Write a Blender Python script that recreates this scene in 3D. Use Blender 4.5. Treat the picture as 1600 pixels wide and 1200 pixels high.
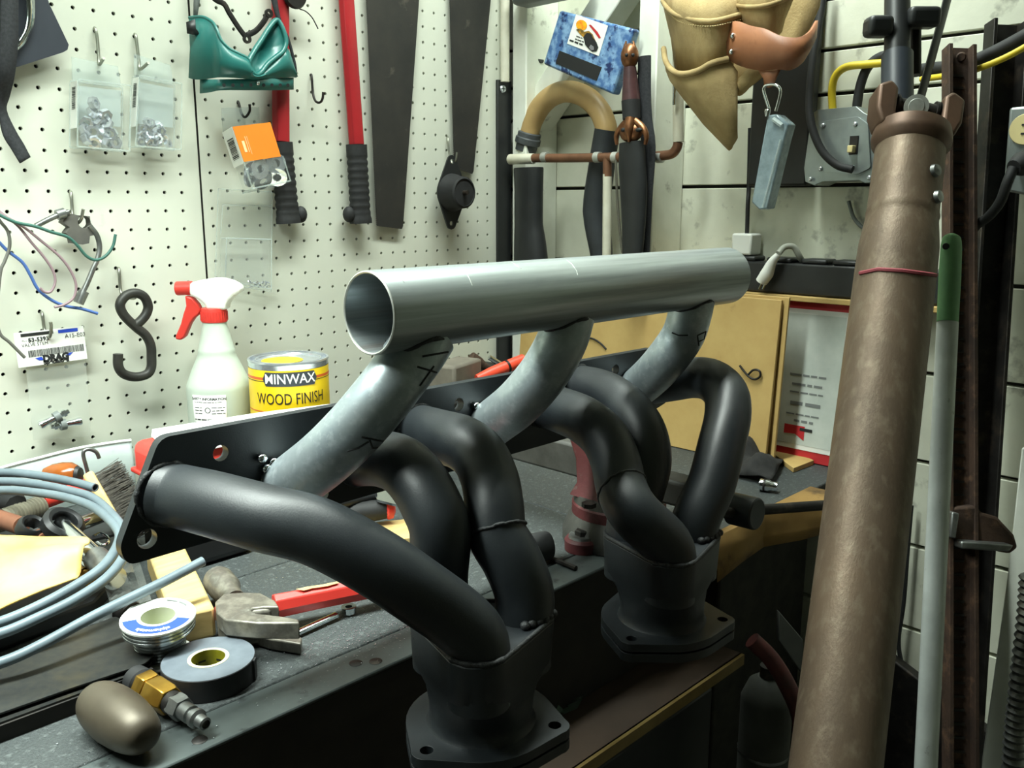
import bpy, bmesh, math, random
from mathutils import Vector, Matrix
from mathutils.geometry import tessellate_polygon
from mathutils.bvhtree import BVHTree
random.seed(7)
for o in list(bpy.data.objects):
    bpy.data.objects.remove(o, do_unlink=True)
SC = bpy.context.scene
COL = SC.collection
PI = math.pi

# ------------------------------------------------------------------ camera
F = 1381.57
CAM = Vector((-0.78735, -1.23512, 0.400))
YAW, PIT, ROL = math.radians(45.6101), math.radians(11.5529), math.radians(-0.1079)
_f = Vector((math.sin(YAW) * math.cos(PIT), math.cos(YAW) * math.cos(PIT), -math.sin(PIT)))
_r = Vector((math.cos(YAW), -math.sin(YAW), 0))
_d = _f.cross(_r)
RT = math.cos(ROL) * _r + math.sin(ROL) * _d
DN = -math.sin(ROL) * _r + math.cos(ROL) * _d
FW = _f
cd = bpy.data.cameras.new('camera')
cd.sensor_fit = 'HORIZONTAL'; cd.sensor_width = 36.0; cd.lens = F / 1600 * 36
cd.clip_start = 0.02; cd.clip_end = 50
cam = bpy.data.objects.new('camera', cd); COL.objects.link(cam)
cam.matrix_world = Matrix(((RT.x, -DN.x, -FW.x, CAM.x), (RT.y, -DN.y, -FW.y, CAM.y), (RT.z, -DN.z, -FW.z, CAM.z), (0, 0, 0, 1)))
SC.camera = cam

# ------------------------------------------------------------------ world, light, exposure
w = bpy.data.worlds.new('world'); SC.world = w; w.use_nodes = True
bg = w.node_tree.nodes['Background']
bg.inputs[0].default_value = (0.70, 1.0, 1.0, 1); bg.inputs[1].default_value = 0.035
SC.view_settings.view_transform = 'Standard'; SC.view_settings.look = 'None'
SC.view_settings.gamma = 1.0; SC.view_settings.use_curve_mapping = False
SC.view_settings.exposure = 0.42

def area_light(name, loc, rot, sx, sy, power, col, spread=180):
    l = bpy.data.lights.new(name, 'AREA'); l.shape = 'RECTANGLE'; l.size = sx; l.size_y = sy
    l.energy = power; l.color = col; l.spread = math.radians(spread)
    o = bpy.data.objects.new(name, l); COL.objects.link(o); o.location = loc; o.rotation_euler = rot
    return o
# the tubes of the shop light that hangs over the bench, and of the ceiling light further into the room
area_light('shop_light_glow', (-0.78, -0.47, 0.82), (0, 0, 0), 0.60, 0.10, 10.5, (0.90, 1.0, 0.94), 135)
area_light('ceiling_light_glow', (-0.10, -0.50, 1.40), (0, 0, 0), 1.1, 0.12, 16.0, (0.91, 1.0, 0.93), 150)

# ------------------------------------------------------------------ pixel -> point on a known plane (photo taken as 1600 x 1200)
def ray(u, v): return RT * ((u - 800) / F) + DN * ((v - 600) / F) + FW
def PY(u, v, y): d = ray(u, v); return CAM + d * ((y - CAM.y) / d.y)
def PX(u, v, x): d = ray(u, v); return CAM + d * ((x - CAM.x) / d.x)
def PZ(u, v, z): d = ray(u, v); return CAM + d * ((z - CAM.z) / d.z)
def PD(u, v, dist): return CAM + ray(u, v) * dist
def depth(p): return (Vector(p) - CAM).dot(FW)
def zv(p, v):
    """height on the vertical line through p that projects to row v"""
    a = (p.x - CAM.x); b = (p.y - CAM.y); k = (v - 600) / F
    n = DN - FW * k
    return CAM.z - (n.x * a + n.y * b) / n.z
def ground(u, dist, z=0.0):
    lo, hi = 330.0, 2500.0
    for _ in range(60):
        m = (lo + hi) / 2
        if depth(PZ(u, m, z)) > dist: lo = m
        else: hi = m
    return PZ(u, lo, z)

# ------------------------------------------------------------------ materials
def lin(c):
    return tuple(((x / 255) / 12.92 if x / 255 <= 0.04045 else ((x / 255 + 0.055) / 1.055) ** 2.4) for x in c)
MATS = {}
def mat(name, c1, c2=None, rough=0.5, metal=0.0, scale=30, lo=0.35, hi=0.65, bump=0.0, bscale=None, rough2=None,
        spec=0.5, coat=0.0, c3=None, scale3=8, lo3=0.55, hi3=0.7, stretch=None, alpha=1.0, emit=None, detail=5, sss=0):
    if name in MATS: return MATS[name]
    m = bpy.data.materials.new(name); m.use_nodes = True; MATS[name] = m
    nt = m.node_tree; N = nt.nodes; L = nt.links
    b = N['Principled BSDF']; out = N['Material Output']
    b.inputs['Base Color'].default_value = (*lin(c1), 1); b.inputs['Roughness'].default_value = rough
    b.inputs['Metallic'].default_value = metal; b.inputs['Specular IOR Level'].default_value = spec
    b.inputs['Coat Weight'].default_value = coat
    tc = N.new('ShaderNodeTexCoord'); vec = tc.outputs['Object']
    if stretch:
        mp = N.new('ShaderNodeMapping'); mp.inputs['Scale'].default_value = stretch
        L.new(vec, mp.inputs['Vector']); vec = mp.outputs['Vector']
    def noise(s, d=detail):
        n = N.new('ShaderNodeTexNoise'); n.inputs['Scale'].default_value = s; n.inputs['Detail'].default_value = d
        n.inputs['Roughness'].default_value = 0.6
        L.new(vec, n.inputs['Vector']); return n.outputs['Fac']
    def ramp(fac, a, bb):
        r = N.new('ShaderNodeMapRange'); r.inputs['From Min'].default_value = a; r.inputs['From Max'].default_value = bb
        L.new(fac, r.inputs['Value']); return r.outputs['Result']
    if c2 is not None:
        f = ramp(noise(scale), lo, hi)
        mx = N.new('ShaderNodeMix'); mx.data_type = 'RGBA'
        mx.inputs[6].default_value = (*lin(c1), 1); mx.inputs[7].default_value = (*lin(c2), 1)
        L.new(f, mx.inputs[0]); col = mx.outputs[2]
        if c3 is not None:
            f3 = ramp(noise(scale3), lo3, hi3)
            m3 = N.new('ShaderNodeMix'); m3.data_type = 'RGBA'; m3.inputs[7].default_value = (*lin(c3), 1)
            L.new(f3, m3.inputs[0]); L.new(col, m3.inputs[6]); col = m3.outputs[2]
        L.new(col, b.inputs['Base Color'])
        if rough2 is not None:
            mr = N.new('ShaderNodeMix'); mr.inputs[2].default_value = rough; mr.inputs[3].default_value = rough2
            L.new(f, mr.inputs[0]); L.new(mr.outputs[0], b.inputs['Roughness'])
    if bump:
        bp = N.new('ShaderNodeBump'); bp.inputs['Strength'].default_value = bump; bp.inputs['Distance'].default_value = 0.002
        L.new(noise(bscale or scale * 3), bp.inputs['Height']); L.new(bp.outputs['Normal'], b.inputs['Normal'])
    if emit:
        b.inputs['Emission Color'].default_value = (*lin(c1), 1); b.inputs['Emission Strength'].default_value = emit
    if alpha < 1:
        t = N.new('ShaderNodeBsdfTransparent'); t.inputs[0].default_value = (0.98, 0.985, 0.98, 1)
        mx = N.new('ShaderNodeMixShader'); mx.inputs[0].default_value = alpha
        L.new(t.outputs[0], mx.inputs[1]); L.new(b.outputs[0], mx.inputs[2]); L.new(mx.outputs[0], out.inputs['Surface'])
    return m

# ------------------------------------------------------------------ mesh building
def spline(pts, k=6):
    P = [Vector(p) for p in pts]
    if len(P) < 3: return P
    out = []
    for i in range(len(P) - 1):
        p0 = P[i - 1] if i else P[0] * 2 - P[1]; p1 = P[i]; p2 = P[i + 1]
        p3 = P[i + 2] if i + 2 < len(P) else P[-1] * 2 - P[-2]
        for j in range(k):
            t = j / k
            out.append(0.5 * ((2 * p1) + (p2 - p0) * t + (2 * p0 - 5 * p1 + 4 * p2 - p3) * t * t + (3 * p1 - p0 - 3 * p2 + p3) * t ** 3))
    out.append(P[-1]); return out
def lerpl(L, n):
    """resample list of floats to n"""
    if not isinstance(L, (list, tuple)): return [L] * n
    out = []
    for i in range(n):
        x = i / max(1, n - 1) * (len(L) - 1); k = min(int(x), len(L) - 2); out.append(L[k] + (L[k + 1] - L[k]) * (x - k))
    return out
def frame(o, z, x=None):
    z = Vector(z).normalized()
    if x is None: x = Vector((1, 0, 0)) if abs(z.x) < 0.9 else Vector((0, 1, 0))
    x = Vector(x); x = (x - z * x.dot(z)).normalized(); y = z.cross(x)
    return Matrix(((x.x, y.x, z.x, o[0]), (x.y, y.y, z.y, o[1]), (x.z, y.z, z.z, o[2]), (0, 0, 0, 1)))
def T(x, y, z): return Matrix.Translation((x, y, z))
def R(a, ax): return Matrix.Rotation(a, 4, ax)
I4 = Matrix.Identity(4)
class MB:
    def __init__(s, m=None): s.v = []; s.f = []; s.m = m or I4
    def add(s, vs, fs, m=None):
        M = s.m @ m if m is not None else s.m
        k = len(s.v); s.v += [M @ Vector(p) for p in vs]; s.f += [tuple(i + k for i in f) for f in fs]; return s
    def box(s, c, d, m=None):
        x, y, z = d[0] / 2, d[1] / 2, d[2] / 2; a, b, e = c
        vs = [(a + i * x, b + j * y, e + k * z) for i in (-1, 1) for j in (-1, 1) for k in (-1, 1)]
        return s.add(vs, [(0, 1, 3, 2), (4, 6, 7, 5), (0, 4, 5, 1), (2, 3, 7, 6), (0, 2, 6, 4), (1, 5, 7, 3)], m)
    def tube(s, pts, r, n=14, cap=True, closed=False, hollow=0.0, sq=None, m=None, up=None):
        P = [Vector(p) for p in pts]; N = len(P); rr = lerpl(r, N)
        tg = []
        for i in range(N):
            a = P[(i - 1) % N] if (closed or i) else P[0]; b = P[(i + 1) % N] if (closed or i < N - 1) else P[-1]
            t = b - a; tg.append(t.normalized() if t.length > 1e-9 else Vector((0, 0, 1)))
        x = Vector(up) if up is not None else (Vector((0, 0, 1)) if abs(tg[0].z) < 0.8 else Vector((1, 0, 0)))
        rings = []
        for i in range(N):
            x = (x - tg[i] * x.dot(tg[i])).normalized(); y = tg[i].cross(x)
            sx, sy = sq if sq else (1, 1)
            rings.append([P[i] + (x * math.cos(2 * PI * j / n) * sx + y * math.sin(2 * PI * j / n) * sy) * rr[i] for j in range(n)])
        vs = [p for g in rings for p in g]; fs = []
        M = N if closed else N - 1
        for i in range(M):
            for j in range(n):
                a = i * n + j; b = i * n + (j + 1) % n; c = ((i + 1) % N) * n + (j + 1) % n; d = ((i + 1) % N) * n + j
                fs.append((a, b, c, d))
        if hollow and not closed:
            k = len(vs)
            for i in range(N):
                for j in range(n): vs.append(P[i] + (rings[i][j] - P[i]) * (1 - hollow / rr[i]))
            for i in range(N - 1):
                for j in range(n):
                    a = k + i * n + j; b = k + i * n + (j + 1) % n; c = k + (i + 1) * n + (j + 1) % n; d = k + (i + 1) * n + j
                    fs.append((d, c, b, a))
            for j in range(n):
                q = (j + 1) % n; fs.append((q, j, k + j, k + q)); e = (N - 1) * n; fs.append((e + j, e + q, k + e + q, k + e + j))
        elif cap and not closed:
            fs.append(tuple(reversed(range(n)))); fs.append(tuple((N - 1) * n + j for j in range(n)))
        return s.add(vs, fs, m)
    def lathe(s, prof, n=24, m=None, a0=0.0, a1=2 * PI):
        full = abs(a1 - a0 - 2 * PI) < 1e-6; k = n if full else n + 1
        vs = []; fs = []
        for (r, z) in prof:
            for j in range(k):
                a = a0 + (a1 - a0) * j / n; vs.append((max(r, 1e-5) * math.cos(a), max(r, 1e-5) * math.sin(a), z))
        for i in range(len(prof) - 1):
            for j in range(n):
                q = (j + 1) % k; fs.append((i * k + j, i * k + q, (i + 1) * k + q, (i + 1) * k + j))
        return s.add(vs, fs, m)
    def cyl(s, a, b, r, n=20, r2=None):
        a = Vector(a); b = Vector(b); l = (b - a).length
        return s.lathe([(0, 0), (r, 0), (r if r2 is None else r2, l), (0, l)], n, frame(a, b - a))
    def plate(s, outer, holes=(), t=0.004, m=None, hn=16):
        """polygon in local xy, thickness along local z from 0 to t; holes (x, y, r)"""
        loops = [[Vector((p[0], p[1], 0)) for p in outer]]
        for h in holes:
            if len(h) == 3 and not hasattr(h[0], '__len__'):
                loops.append([Vector((h[0] + h[2] * math.cos(-2 * PI * i / hn), h[1] + h[2] * math.sin(-2 * PI * i / hn), 0)) for i in range(hn)])
            else: loops.append([Vector((p[0], p[1], 0)) for p in h])
        tri = tessellate_polygon(loops); flat = [p for l in loops for p in l]; n = len(flat)
        vs = [(p.x, p.y, 0) for p in flat] + [(p.x, p.y, t) for p in flat]; fs = []
        for a, b, c in tri:
            cr = (flat[b] - flat[a]).cross(flat[c] - flat[a]).z
            if cr < 0: b, c = c, b
            fs.append((a + n, b + n, c + n)); fs.append((c, b, a))
        k = 0
        for l in loops:
            q = len(l)
            ar = sum(l[i].x * l[(i + 1) % q].y - l[(i + 1) % q].x * l[i].y for i in range(q))
            isout = (k == 0)
            for i in range(q):
                a = k + i; b = k + (i + 1) % q
                if (ar > 0) == isout: fs.append((a, b, b + n, a + n))
                else: fs.append((b, a, a + n, b + n))
            k += q
        return s.add(vs, fs, m)
    def ell(s, c, r, n=16, k=10, m=None):
        vs = [(c[0], c[1], c[2] - r[2])]; fs = []
        for i in range(1, k):
            t = PI * i / k
            for j in range(n):
                a = 2 * PI * j / n; vs.append((c[0] + r[0] * math.sin(t) * math.cos(a), c[1] + r[1] * math.sin(t) * math.sin(a), c[2] - r[2] * math.cos(t)))
        vs.append((c[0], c[1], c[2] + r[2])); e = len(vs) - 1
        for j in range(n):
            q = (j + 1) % n; fs.append((0, 1 + q, 1 + j))
            for i in range(k - 2): a = 1 + i * n; fs.append((a + j, a + q, a + n + q, a + n + j))
            a = 1 + (k - 2) * n; fs.append((a + j, a + q, e))
        return s.add(vs, fs, m)
    def grid(s, rows, closed=False):
        n = len(rows[0]); vs = [p for r_ in rows for p in r_]; fs = []
        for i in range(len(rows) - 1):
            for j in range(n if closed else n - 1):
                q = (j + 1) % n; fs.append((i * n + j, i * n + q, (i + 1) * n + q, (i + 1) * n + j))
        return s.add(vs, fs)
    def loft(s, loops, cap=True):
        n = len(loops[0]); s.grid(loops, closed=True)
        if cap:
            k = len(s.v) - n * len(loops); s.f.append(tuple(k + i for i in reversed(range(n)))); s.f.append(tuple(len(s.v) - n + i for i in range(n)))
        return s
    def text(s, txt, fn, size=1.0, sub=False, bold=0.0, squash=1.0):
        """text laid out around (0,0) centred, each vertex mapped by fn(x, y)"""
        c = bpy.data.curves.new('t', 'FONT'); c.body = txt; c.size = size; c.align_x = 'CENTER'; c.align_y = 'CENTER'; c.offset = bold
        c.resolution_u = 3
        o = bpy.data.objects.new('t', c); me = o.to_mesh()
        k = len(s.v); s.v += [Vector(fn(p.co.x * squash, p.co.y)) for p in me.vertices]; s.f += [tuple(i + k for i in p.vertices) for p in me.polygons]
        o.to_mesh_clear(); bpy.data.objects.remove(o); bpy.data.curves.remove(c); return s
    def bars(s, fn, w, h):
        """a line of print too small to read: word-length strokes over width w"""
        x = -w / 2
        while x < w / 2 - h:
            l = min(random.uniform(1.2, 4.0) * h, w / 2 - x); n = 3
            vs = [Vector(fn(x + l * i / n, y)) for y in (-h * 0.3, h * 0.3) for i in range(n + 1)]
            s.add(vs, [(i, i + 1, n + 2 + i, n + 1 + i) for i in range(n)]); x += l + h * 0.5
        return s
    def build(s, name, m, parent=None, label=None, ang=38, bevel=0.0, seg=2, solid=0.0, sub=0, kind=None):
        off = Vector(parent.get('_o', (0, 0, 0))) if parent else Vector((0, 0, 0))
        if parent is None:
            xs = [p.x for p in s.v]; ys = [p.y for p in s.v]; zs = [p.z for p in s.v]
            off = Vector(((min(xs) + max(xs)) / 2, (min(ys) + max(ys)) / 2, min(zs)))
        me = bpy.data.meshes.new(name); me.from_pydata([tuple(p - off) for p in s.v], [], s.f); me.validate(); me.update()
        me.polygons.foreach_set('use_smooth', [True] * len(me.polygons)); me.set_sharp_from_angle(angle=math.radians(ang))
        me.materials.append(MATS[m] if isinstance(m, str) else m)
        o = bpy.data.objects.new(name, me); COL.objects.link(o)
        if parent: o.parent = parent; o['_o'] = tuple(off)
        else: o.location = off; o['_o'] = tuple(off)
        if parent and parent.type == 'MESH': pass
        if label: o['label'] = label
        if kind: o['kind'] = kind
        if sub:
            md = o.modifiers.new('subdivision', 'SUBSURF'); md.levels = sub; md.render_levels = sub
        if solid:
            md = o.modifiers.new('solidify', 'SOLIDIFY'); md.thickness = solid; md.offset = 0
        if bevel:
            md = o.modifiers.new('bevel', 'BEVEL'); md.width = bevel; md.segments = seg; md.limit_method = 'ANGLE'; md.angle_limit = math.radians(40)
        return o
def thing(name, label, cat, loc, group=None):
    o = bpy.data.objects.new(name, None); COL.objects.link(o); o.empty_display_size = 0.02
    o.location = Vector(loc); o['_o'] = tuple(Vector(loc)); o['label'] = label; o['category'] = cat
    if group: o['group'] = group
    return o
def tag(o, label, cat, group=None):
    o['label'] = label; o['category'] = cat
    if group: o['group'] = group
    return o
def struct(o): o['kind'] = 'structure'; return o
def dup(o, mw, parent=None):
    c = o.copy(); COL.objects.link(c); c.parent = parent
    if mw is not None: c.matrix_world = mw
    for ch in o.children: dup(ch, None, c)
    return c
def wire(name, pts, r, m, parent=None, n=8, k=6, **kw): return MB().tube(spline(pts, k), r, n, **kw).build(name, m, parent, ang=60)
class Plane2:
    """local 2-d frame spanned by three corners: s along top edge 0..1, t down the left edge 0..1"""
    def __init__(s, tl, tr, bl): s.o = Vector(tl); s.x = Vector(tr) - s.o; s.y = Vector(bl) - s.o; s.n = s.x.cross(s.y).normalized(); 
    def p(s, a, b, h=0.0):
        n = s.n if s.n.dot(CAM - s.o) > 0 else -s.n
        return s.o + s.x * a + s.y * b + n * h
    def rect(s, mb, a0, b0, a1, b1, h=0.0004):
        return mb.add([s.p(a0, b0, h), s.p(a1, b0, h), s.p(a1, b1, h), s.p(a0, b1, h)], [(0, 1, 2, 3)])
    def poly(s, mb, pts, h=0.0004): return mb.add([s.p(a, b, h) for a, b in pts], [tuple(range(len(pts)))])
    def text(s, mb, txt, a, b, size, h=0.0006, bold=0.0, rot=0.0, squash=1.0):
        """size in metres, centred on a, b"""
        ex = s.x.normalized(); ey = -s.y.normalized(); ey = (ey - ex * ey.dot(ex)).normalized(); c = s.p(a, b, h)
        ca, sa = math.cos(rot), math.sin(rot)
        return mb.text(txt, lambda x, y: c + ex * (x * ca - y * sa) + ey * (x * sa + y * ca), size, bold=bold, squash=squash)
def plane_bars(pl, mb, a, b, w, h, lift=0.0006):
    ex = pl.x.normalized(); ey = -pl.y.normalized(); c = pl.p(a, b, lift)
    return mb.bars(lambda x, y: c + ex * x + ey * y, w, h)
def slab(pl, t, back=True):
    """solid sheet of thickness t behind Plane2 pl"""
    q = [pl.p(0, 0), pl.p(1, 0), pl.p(1, 1), pl.p(0, 1)]; n = pl.n if pl.n.dot(CAM - pl.o) > 0 else -pl.n
    return MB().loft([[p - n * t for p in q], q])
def hit(bvh, u, v):
    loc, nor, i, d = bvh.ray_cast(CAM, ray(u, v).normalized())
    return (loc, nor) if loc else (None, None)
def bvh_of(*mbs):
    vs = []; fs = []
    for m in mbs:
        k = len(vs); vs += m.v; fs += [tuple(i + k for i in f) for f in m.f]
    return BVHTree.FromPolygons(vs, fs)
def strokes(bvh, lines, r, lift=0.0003):
    mb = MB()
    for L in lines:
        pts = []
        for a, b in zip(L[:-1], L[1:]):
            n = max(2, int(math.dist(a, b) / 4))
            for i in range(n): pts.append((a[0] + (b[0] - a[0]) * i / n, a[1] + (b[1] - a[1]) * i / n))
        pts.append(L[-1]); q = []
        for u, v in pts:
            p, nr = hit(bvh, u, v)
            if p: q.append(p + (CAM - p).normalized() * lift)
        if len(q) > 1: mb.tube(q, r, 6)
    return mb

# ------------------------------------------------------------------ palette
mat('pegboard_paint', (208, 210, 196), (198, 201, 187), rough=0.45, scale=4, lo=0.3, hi=0.75, c3=(176, 180, 168), scale3=14, lo3=0.66, hi3=0.80)
mat('white_board', (226, 228, 210), (208, 210, 192), rough=0.6, scale=7, c3=(120, 120, 108), scale3=16, lo3=0.60, hi3=0.74, bump=0.2, bscale=60)
mat('white_paint', (240, 243, 232), (222, 225, 212), rough=0.5, scale=9, c3=(130, 128, 115), scale3=22, lo3=0.64, hi3=0.76)
mat('dirty_paint', (170, 172, 158), (140, 140, 126), rough=0.7, scale=6, c3=(70, 68, 60), scale3=18, lo3=0.60, hi3=0.72)
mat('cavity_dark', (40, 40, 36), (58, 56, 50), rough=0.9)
mat('bench_mat', (68, 74, 74), (46, 50, 50), rough=0.6, scale=420, lo=0.3, hi=0.7, c3=(88, 94, 93), scale3=160, lo3=0.56, hi3=0.66, bump=0.5, bscale=600)
mat('bench_strip', (88, 96, 95), (70, 77, 76), rough=0.45, metal=0.3, scale=14, c3=(50, 54, 54), scale3=40, lo3=0.6, hi3=0.7)
mat('bench_wood', (44, 40, 36), (30, 28, 26), rough=0.8, scale=20)
mat('floor_concrete', (74, 74, 70), (58, 58, 54), rough=0.85, scale=8)
mat('ceiling_paint', (190, 192, 182), rough=0.8)
mat('black_satin', (27, 31, 34), (34, 39, 42), rough=0.40, scale=12, spec=0.5, rough2=0.5, bump=0.08, bscale=700)
mat('weld_black', (30, 32, 33), (40, 42, 43), rough=0.55, scale=200, bump=0.6, bscale=400)
mat('galvanised', (172, 182, 185), (146, 157, 162), rough=0.36, metal=0.65, scale=24, rough2=0.5, stretch=(1, 1, 1), c3=(184, 193, 196), scale3=130, lo3=0.50, hi3=0.70)
mat('steel_tube', (184, 192, 194), (142, 150, 150), rough=0.30, metal=0.65, scale=110, rough2=0.44, stretch=(0.03, 1, 1), c3=(128, 112, 100), scale3=26, lo3=0.60, hi3=0.78)
mat('bare_steel', (150, 152, 150), (110, 112, 110), rough=0.4, metal=0.85, scale=40)
mat('chrome', (215, 220, 222), rough=0.12, metal=1.0)
mat('zinc', (214, 220, 226), (190, 196, 202), rough=0.25, metal=0.75, scale=80)
mat('hook_wire', (150, 152, 140), rough=0.35, metal=0.8)
mat('dark_steel', (58, 56, 54), (40, 38, 36), rough=0.5, metal=0.7, scale=25, c3=(78, 70, 62), scale3=30)
mat('rust', (84, 64, 52), (58, 46, 40), rough=0.75, metal=0.35, scale=26, c3=(110, 84, 66), scale3=60, bump=0.3, bscale=220)
mat('saw_rust', (50, 50, 48), (62, 60, 56), rough=0.6, metal=0.5, scale=16, c3=(98, 92, 84), scale3=34, lo3=0.62, hi3=0.76)
mat('black_plastic', (26, 28, 29), (34, 36, 37), rough=0.45, scale=30)
mat('black_rubber', (24, 25, 26), (34, 35, 36), rough=0.7, scale=60)
mat('black_webbing', (30, 32, 35), (42, 44, 48), rough=0.85, scale=300, lo=0.4, hi=0.6)
mat('grey_plastic', (120, 126, 124), (104, 110, 108), rough=0.5, scale=12)
mat('clear_plastic', (212, 216, 212), rough=0.12, alpha=0.09)
mat('clear_rim', (200, 212, 208), rough=0.15, alpha=0.30)
mat('frosted', (196, 208, 206), rough=0.4, alpha=0.55)
mat('bag_film', (205, 212, 205), rough=0.25, alpha=0.20, bump=0.5, bscale=30)
mat('paper_white', (236, 238, 232), (226, 228, 222), rough=0.7, scale=10)
mat('print_black', (26, 28, 28), rough=0.7)
mat('print_grey', (120, 124, 122), rough=0.7)
mat('print_blue', (36, 72, 190), rough=0.6)
mat('print_red', (190, 40, 45), rough=0.6)
mat('orange_card', (250, 140, 40), (245, 130, 34), rough=0.55, scale=8)
mat('teal_plastic', (44, 114, 108), (38, 104, 99), rough=0.32, scale=10)
mat('red_paint', (168, 38, 42), (150, 32, 38), rough=0.35, scale=10)
mat('red_plastic', (222, 66, 56), (208, 56, 48), rough=0.4, scale=10)
mat('white_plastic', (238, 240, 234), rough=0.35)
mat('bottle_plastic', (186, 198, 186), (198, 208, 194), rough=0.3, scale=5, spec=0.5)
mat('can_yellow', (246, 208, 30), (240, 200, 24), rough=0.35, scale=6)
mat('wood_pale', (214, 188, 128), (196, 168, 108), rough=0.6, scale=40, stretch=(0.3, 3, 3))
mat('wood_tan', (196, 166, 104), (182, 150, 90), rough=0.65, scale=12, c3=(150, 118, 66), scale3=22, lo3=0.64, hi3=0.8)
mat('wood_brown', (110, 84, 56), (88, 66, 44), rough=0.7, scale=20)
mat('amber_plastic', (158, 88, 34), (120, 62, 22), rough=0.2, scale=16)
mat('grey_tubing', (108, 122, 129), (94, 108, 115), rough=0.45, scale=30)
mat('brass', (190, 150, 66), (160, 122, 50), rough=0.3, metal=0.9, scale=40)
mat('bronze', (150, 104, 72), (112, 74, 50), rough=0.35, metal=0.8, scale=60)
mat('envelope', (246, 196, 92), (250, 212, 128), rough=0.5, scale=9)
mat('copper_pipe', (140, 100, 76), (116, 82, 62), rough=0.45, metal=0.5, scale=20)
mat('pipe_white', (218, 216, 198), (200, 196, 176), rough=0.45, scale=20)
mat('trap_tan', (196, 166, 114), (178, 146, 94), rough=0.45, scale=10)
mat('blue_marble', (66, 104, 156), (132, 168, 204), rough=0.3, scale=60, lo=0.40, hi=0.60, c3=(30, 50, 96), scale3=48, lo3=0.56, hi3=0.62)
mat('leather_tan', (174, 152, 106), (156, 134, 90), rough=0.85, scale=30, bump=0.35, bscale=300, c3=(132, 106, 62), scale3=10, lo3=0.6, hi3=0.75)
mat('leather_orange', (158, 104, 70), (138, 88, 58), rough=0.5, scale=14, c3=(106, 68, 44), scale3=24)
mat('shaft_rust', (114, 96, 78), (94, 80, 66), rough=0.42, metal=0.45, scale=9, rough2=0.55, c3=(124, 110, 92), scale3=70, lo3=0.5, hi3=0.75, stretch=(1.4, 1.4, 0.6), bump=0.15, bscale=300)
mat('yoke_rust', (98, 74, 58), (76, 58, 46), rough=0.5, metal=0.5, scale=20)
mat('yellow_cable', (214, 188, 40), rough=0.5)
mat('green_grip', (104, 152, 102), (92, 138, 92), rough=0.6, scale=30)
mat('pole_white', (206, 212, 208), (188, 194, 190), rough=0.4, scale=20, c3=(130, 132, 126), scale3=60, lo3=0.66, hi3=0.74)
mat('box_steel', (168, 176, 176), (140, 148, 148), rough=0.35, metal=0.8, scale=10, rough2=0.5)
mat('ivory', (222, 206, 150), rough=0.4)
mat('vise_red', (88, 36, 38), (74, 32, 34), rough=0.6, scale=24, c3=(96, 92, 86), scale3=40, lo3=0.6, hi3=0.7, bump=0.3, bscale=120)
mat('vise_grey', (82, 82, 78), (64, 64, 60), rough=0.6, metal=0.3, scale=30, bump=0.2, bscale=100)
mat('shelf_board', (70, 55, 42), (58, 46, 36), rough=0.7, scale=10)
mat('shelf_edge', (134, 112, 62), (118, 96, 50), rough=0.6, scale=30)
mat('kraft_paper', (160, 126, 70), (136, 104, 54), rough=0.75, scale=14, c3=(90, 68, 38), scale3=18, lo3=0.55, hi3=0.68)
mat('rag_black', (28, 28, 28), (40, 40, 39), rough=0.95, scale=80)
mat('egg_bronze', (92, 84, 70), (78, 70, 58), rough=0.45, metal=0.4, scale=14, rough2=0.5)
mat('tape_top', (104, 112, 120), (92, 100, 108), rough=0.45, scale=60)
mat('tape_core', (214, 208, 160), rough=0.6)
mat('tape_liner', (150, 144, 30), (120, 116, 24), rough=0.5, scale=60)
mat('solder', (178, 182, 180), (140, 144, 142), rough=0.25, metal=0.9, scale=120)
mat('sheet_black', (54, 56, 56), (66, 66, 62), rough=0.34, metal=0.5, scale=160, c3=(92, 84, 62), scale3=9, lo3=0.60, hi3=0.8)
mat('cap_steel', (200, 202, 196), (176, 178, 170), rough=0.4, metal=0.5, scale=60)
mat('light_tube', (235, 255, 240), rough=0.4, emit=6.0)

# ------------------------------------------------------------------ the room
XR = 0.55          # face of the boards on the right-hand wall
struct(MB().box((-0.9, 0.097, 0.30), (3.2, 0.014, 2.4)).build('wall_left', 'cavity_dark'))
wr = struct(MB().box((XR + 0.03, -1.35, 0.30), (0.03, 2.9, 2.4)).build('wall_right', 'cavity_dark'))
zs = [-0.9, -0.78, -0.646, -0.512, -0.378, -0.2445, -0.1105, 0.0225, 0.156, 0.2905, 0.4285, 0.563, 0.6275, 0.70, 0.834, 0.968, 1.1, 1.25, 1.5]
for a, b in zip(zs[:-1], zs[1:]):
    MB().box((XR + 0.0075, -1.355, (a + b) / 2), (0.015, 2.88, b - a - 0.006)).build('board', 'white_board', wr, bevel=0.001, seg=1)
struct(MB().box((-0.9, -1.35, -0.92), (3.2, 3.0, 0.04)).build('floor', 'floor_concrete'))
struct(MB().box((-0.9, -1.35, 1.52), (3.2, 3.0, 0.04)).build('ceiling', 'ceiling_paint'))
struct(MB().box((-0.9, -2.83, 0.30), (3.2, 0.03, 2.4)).build('wall_back', 'dirty_paint'))
struct(MB().box((-2.48, -1.35, 0.30), (0.03, 2.9, 2.4)).build('wall_far', 'dirty_paint'))
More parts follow.
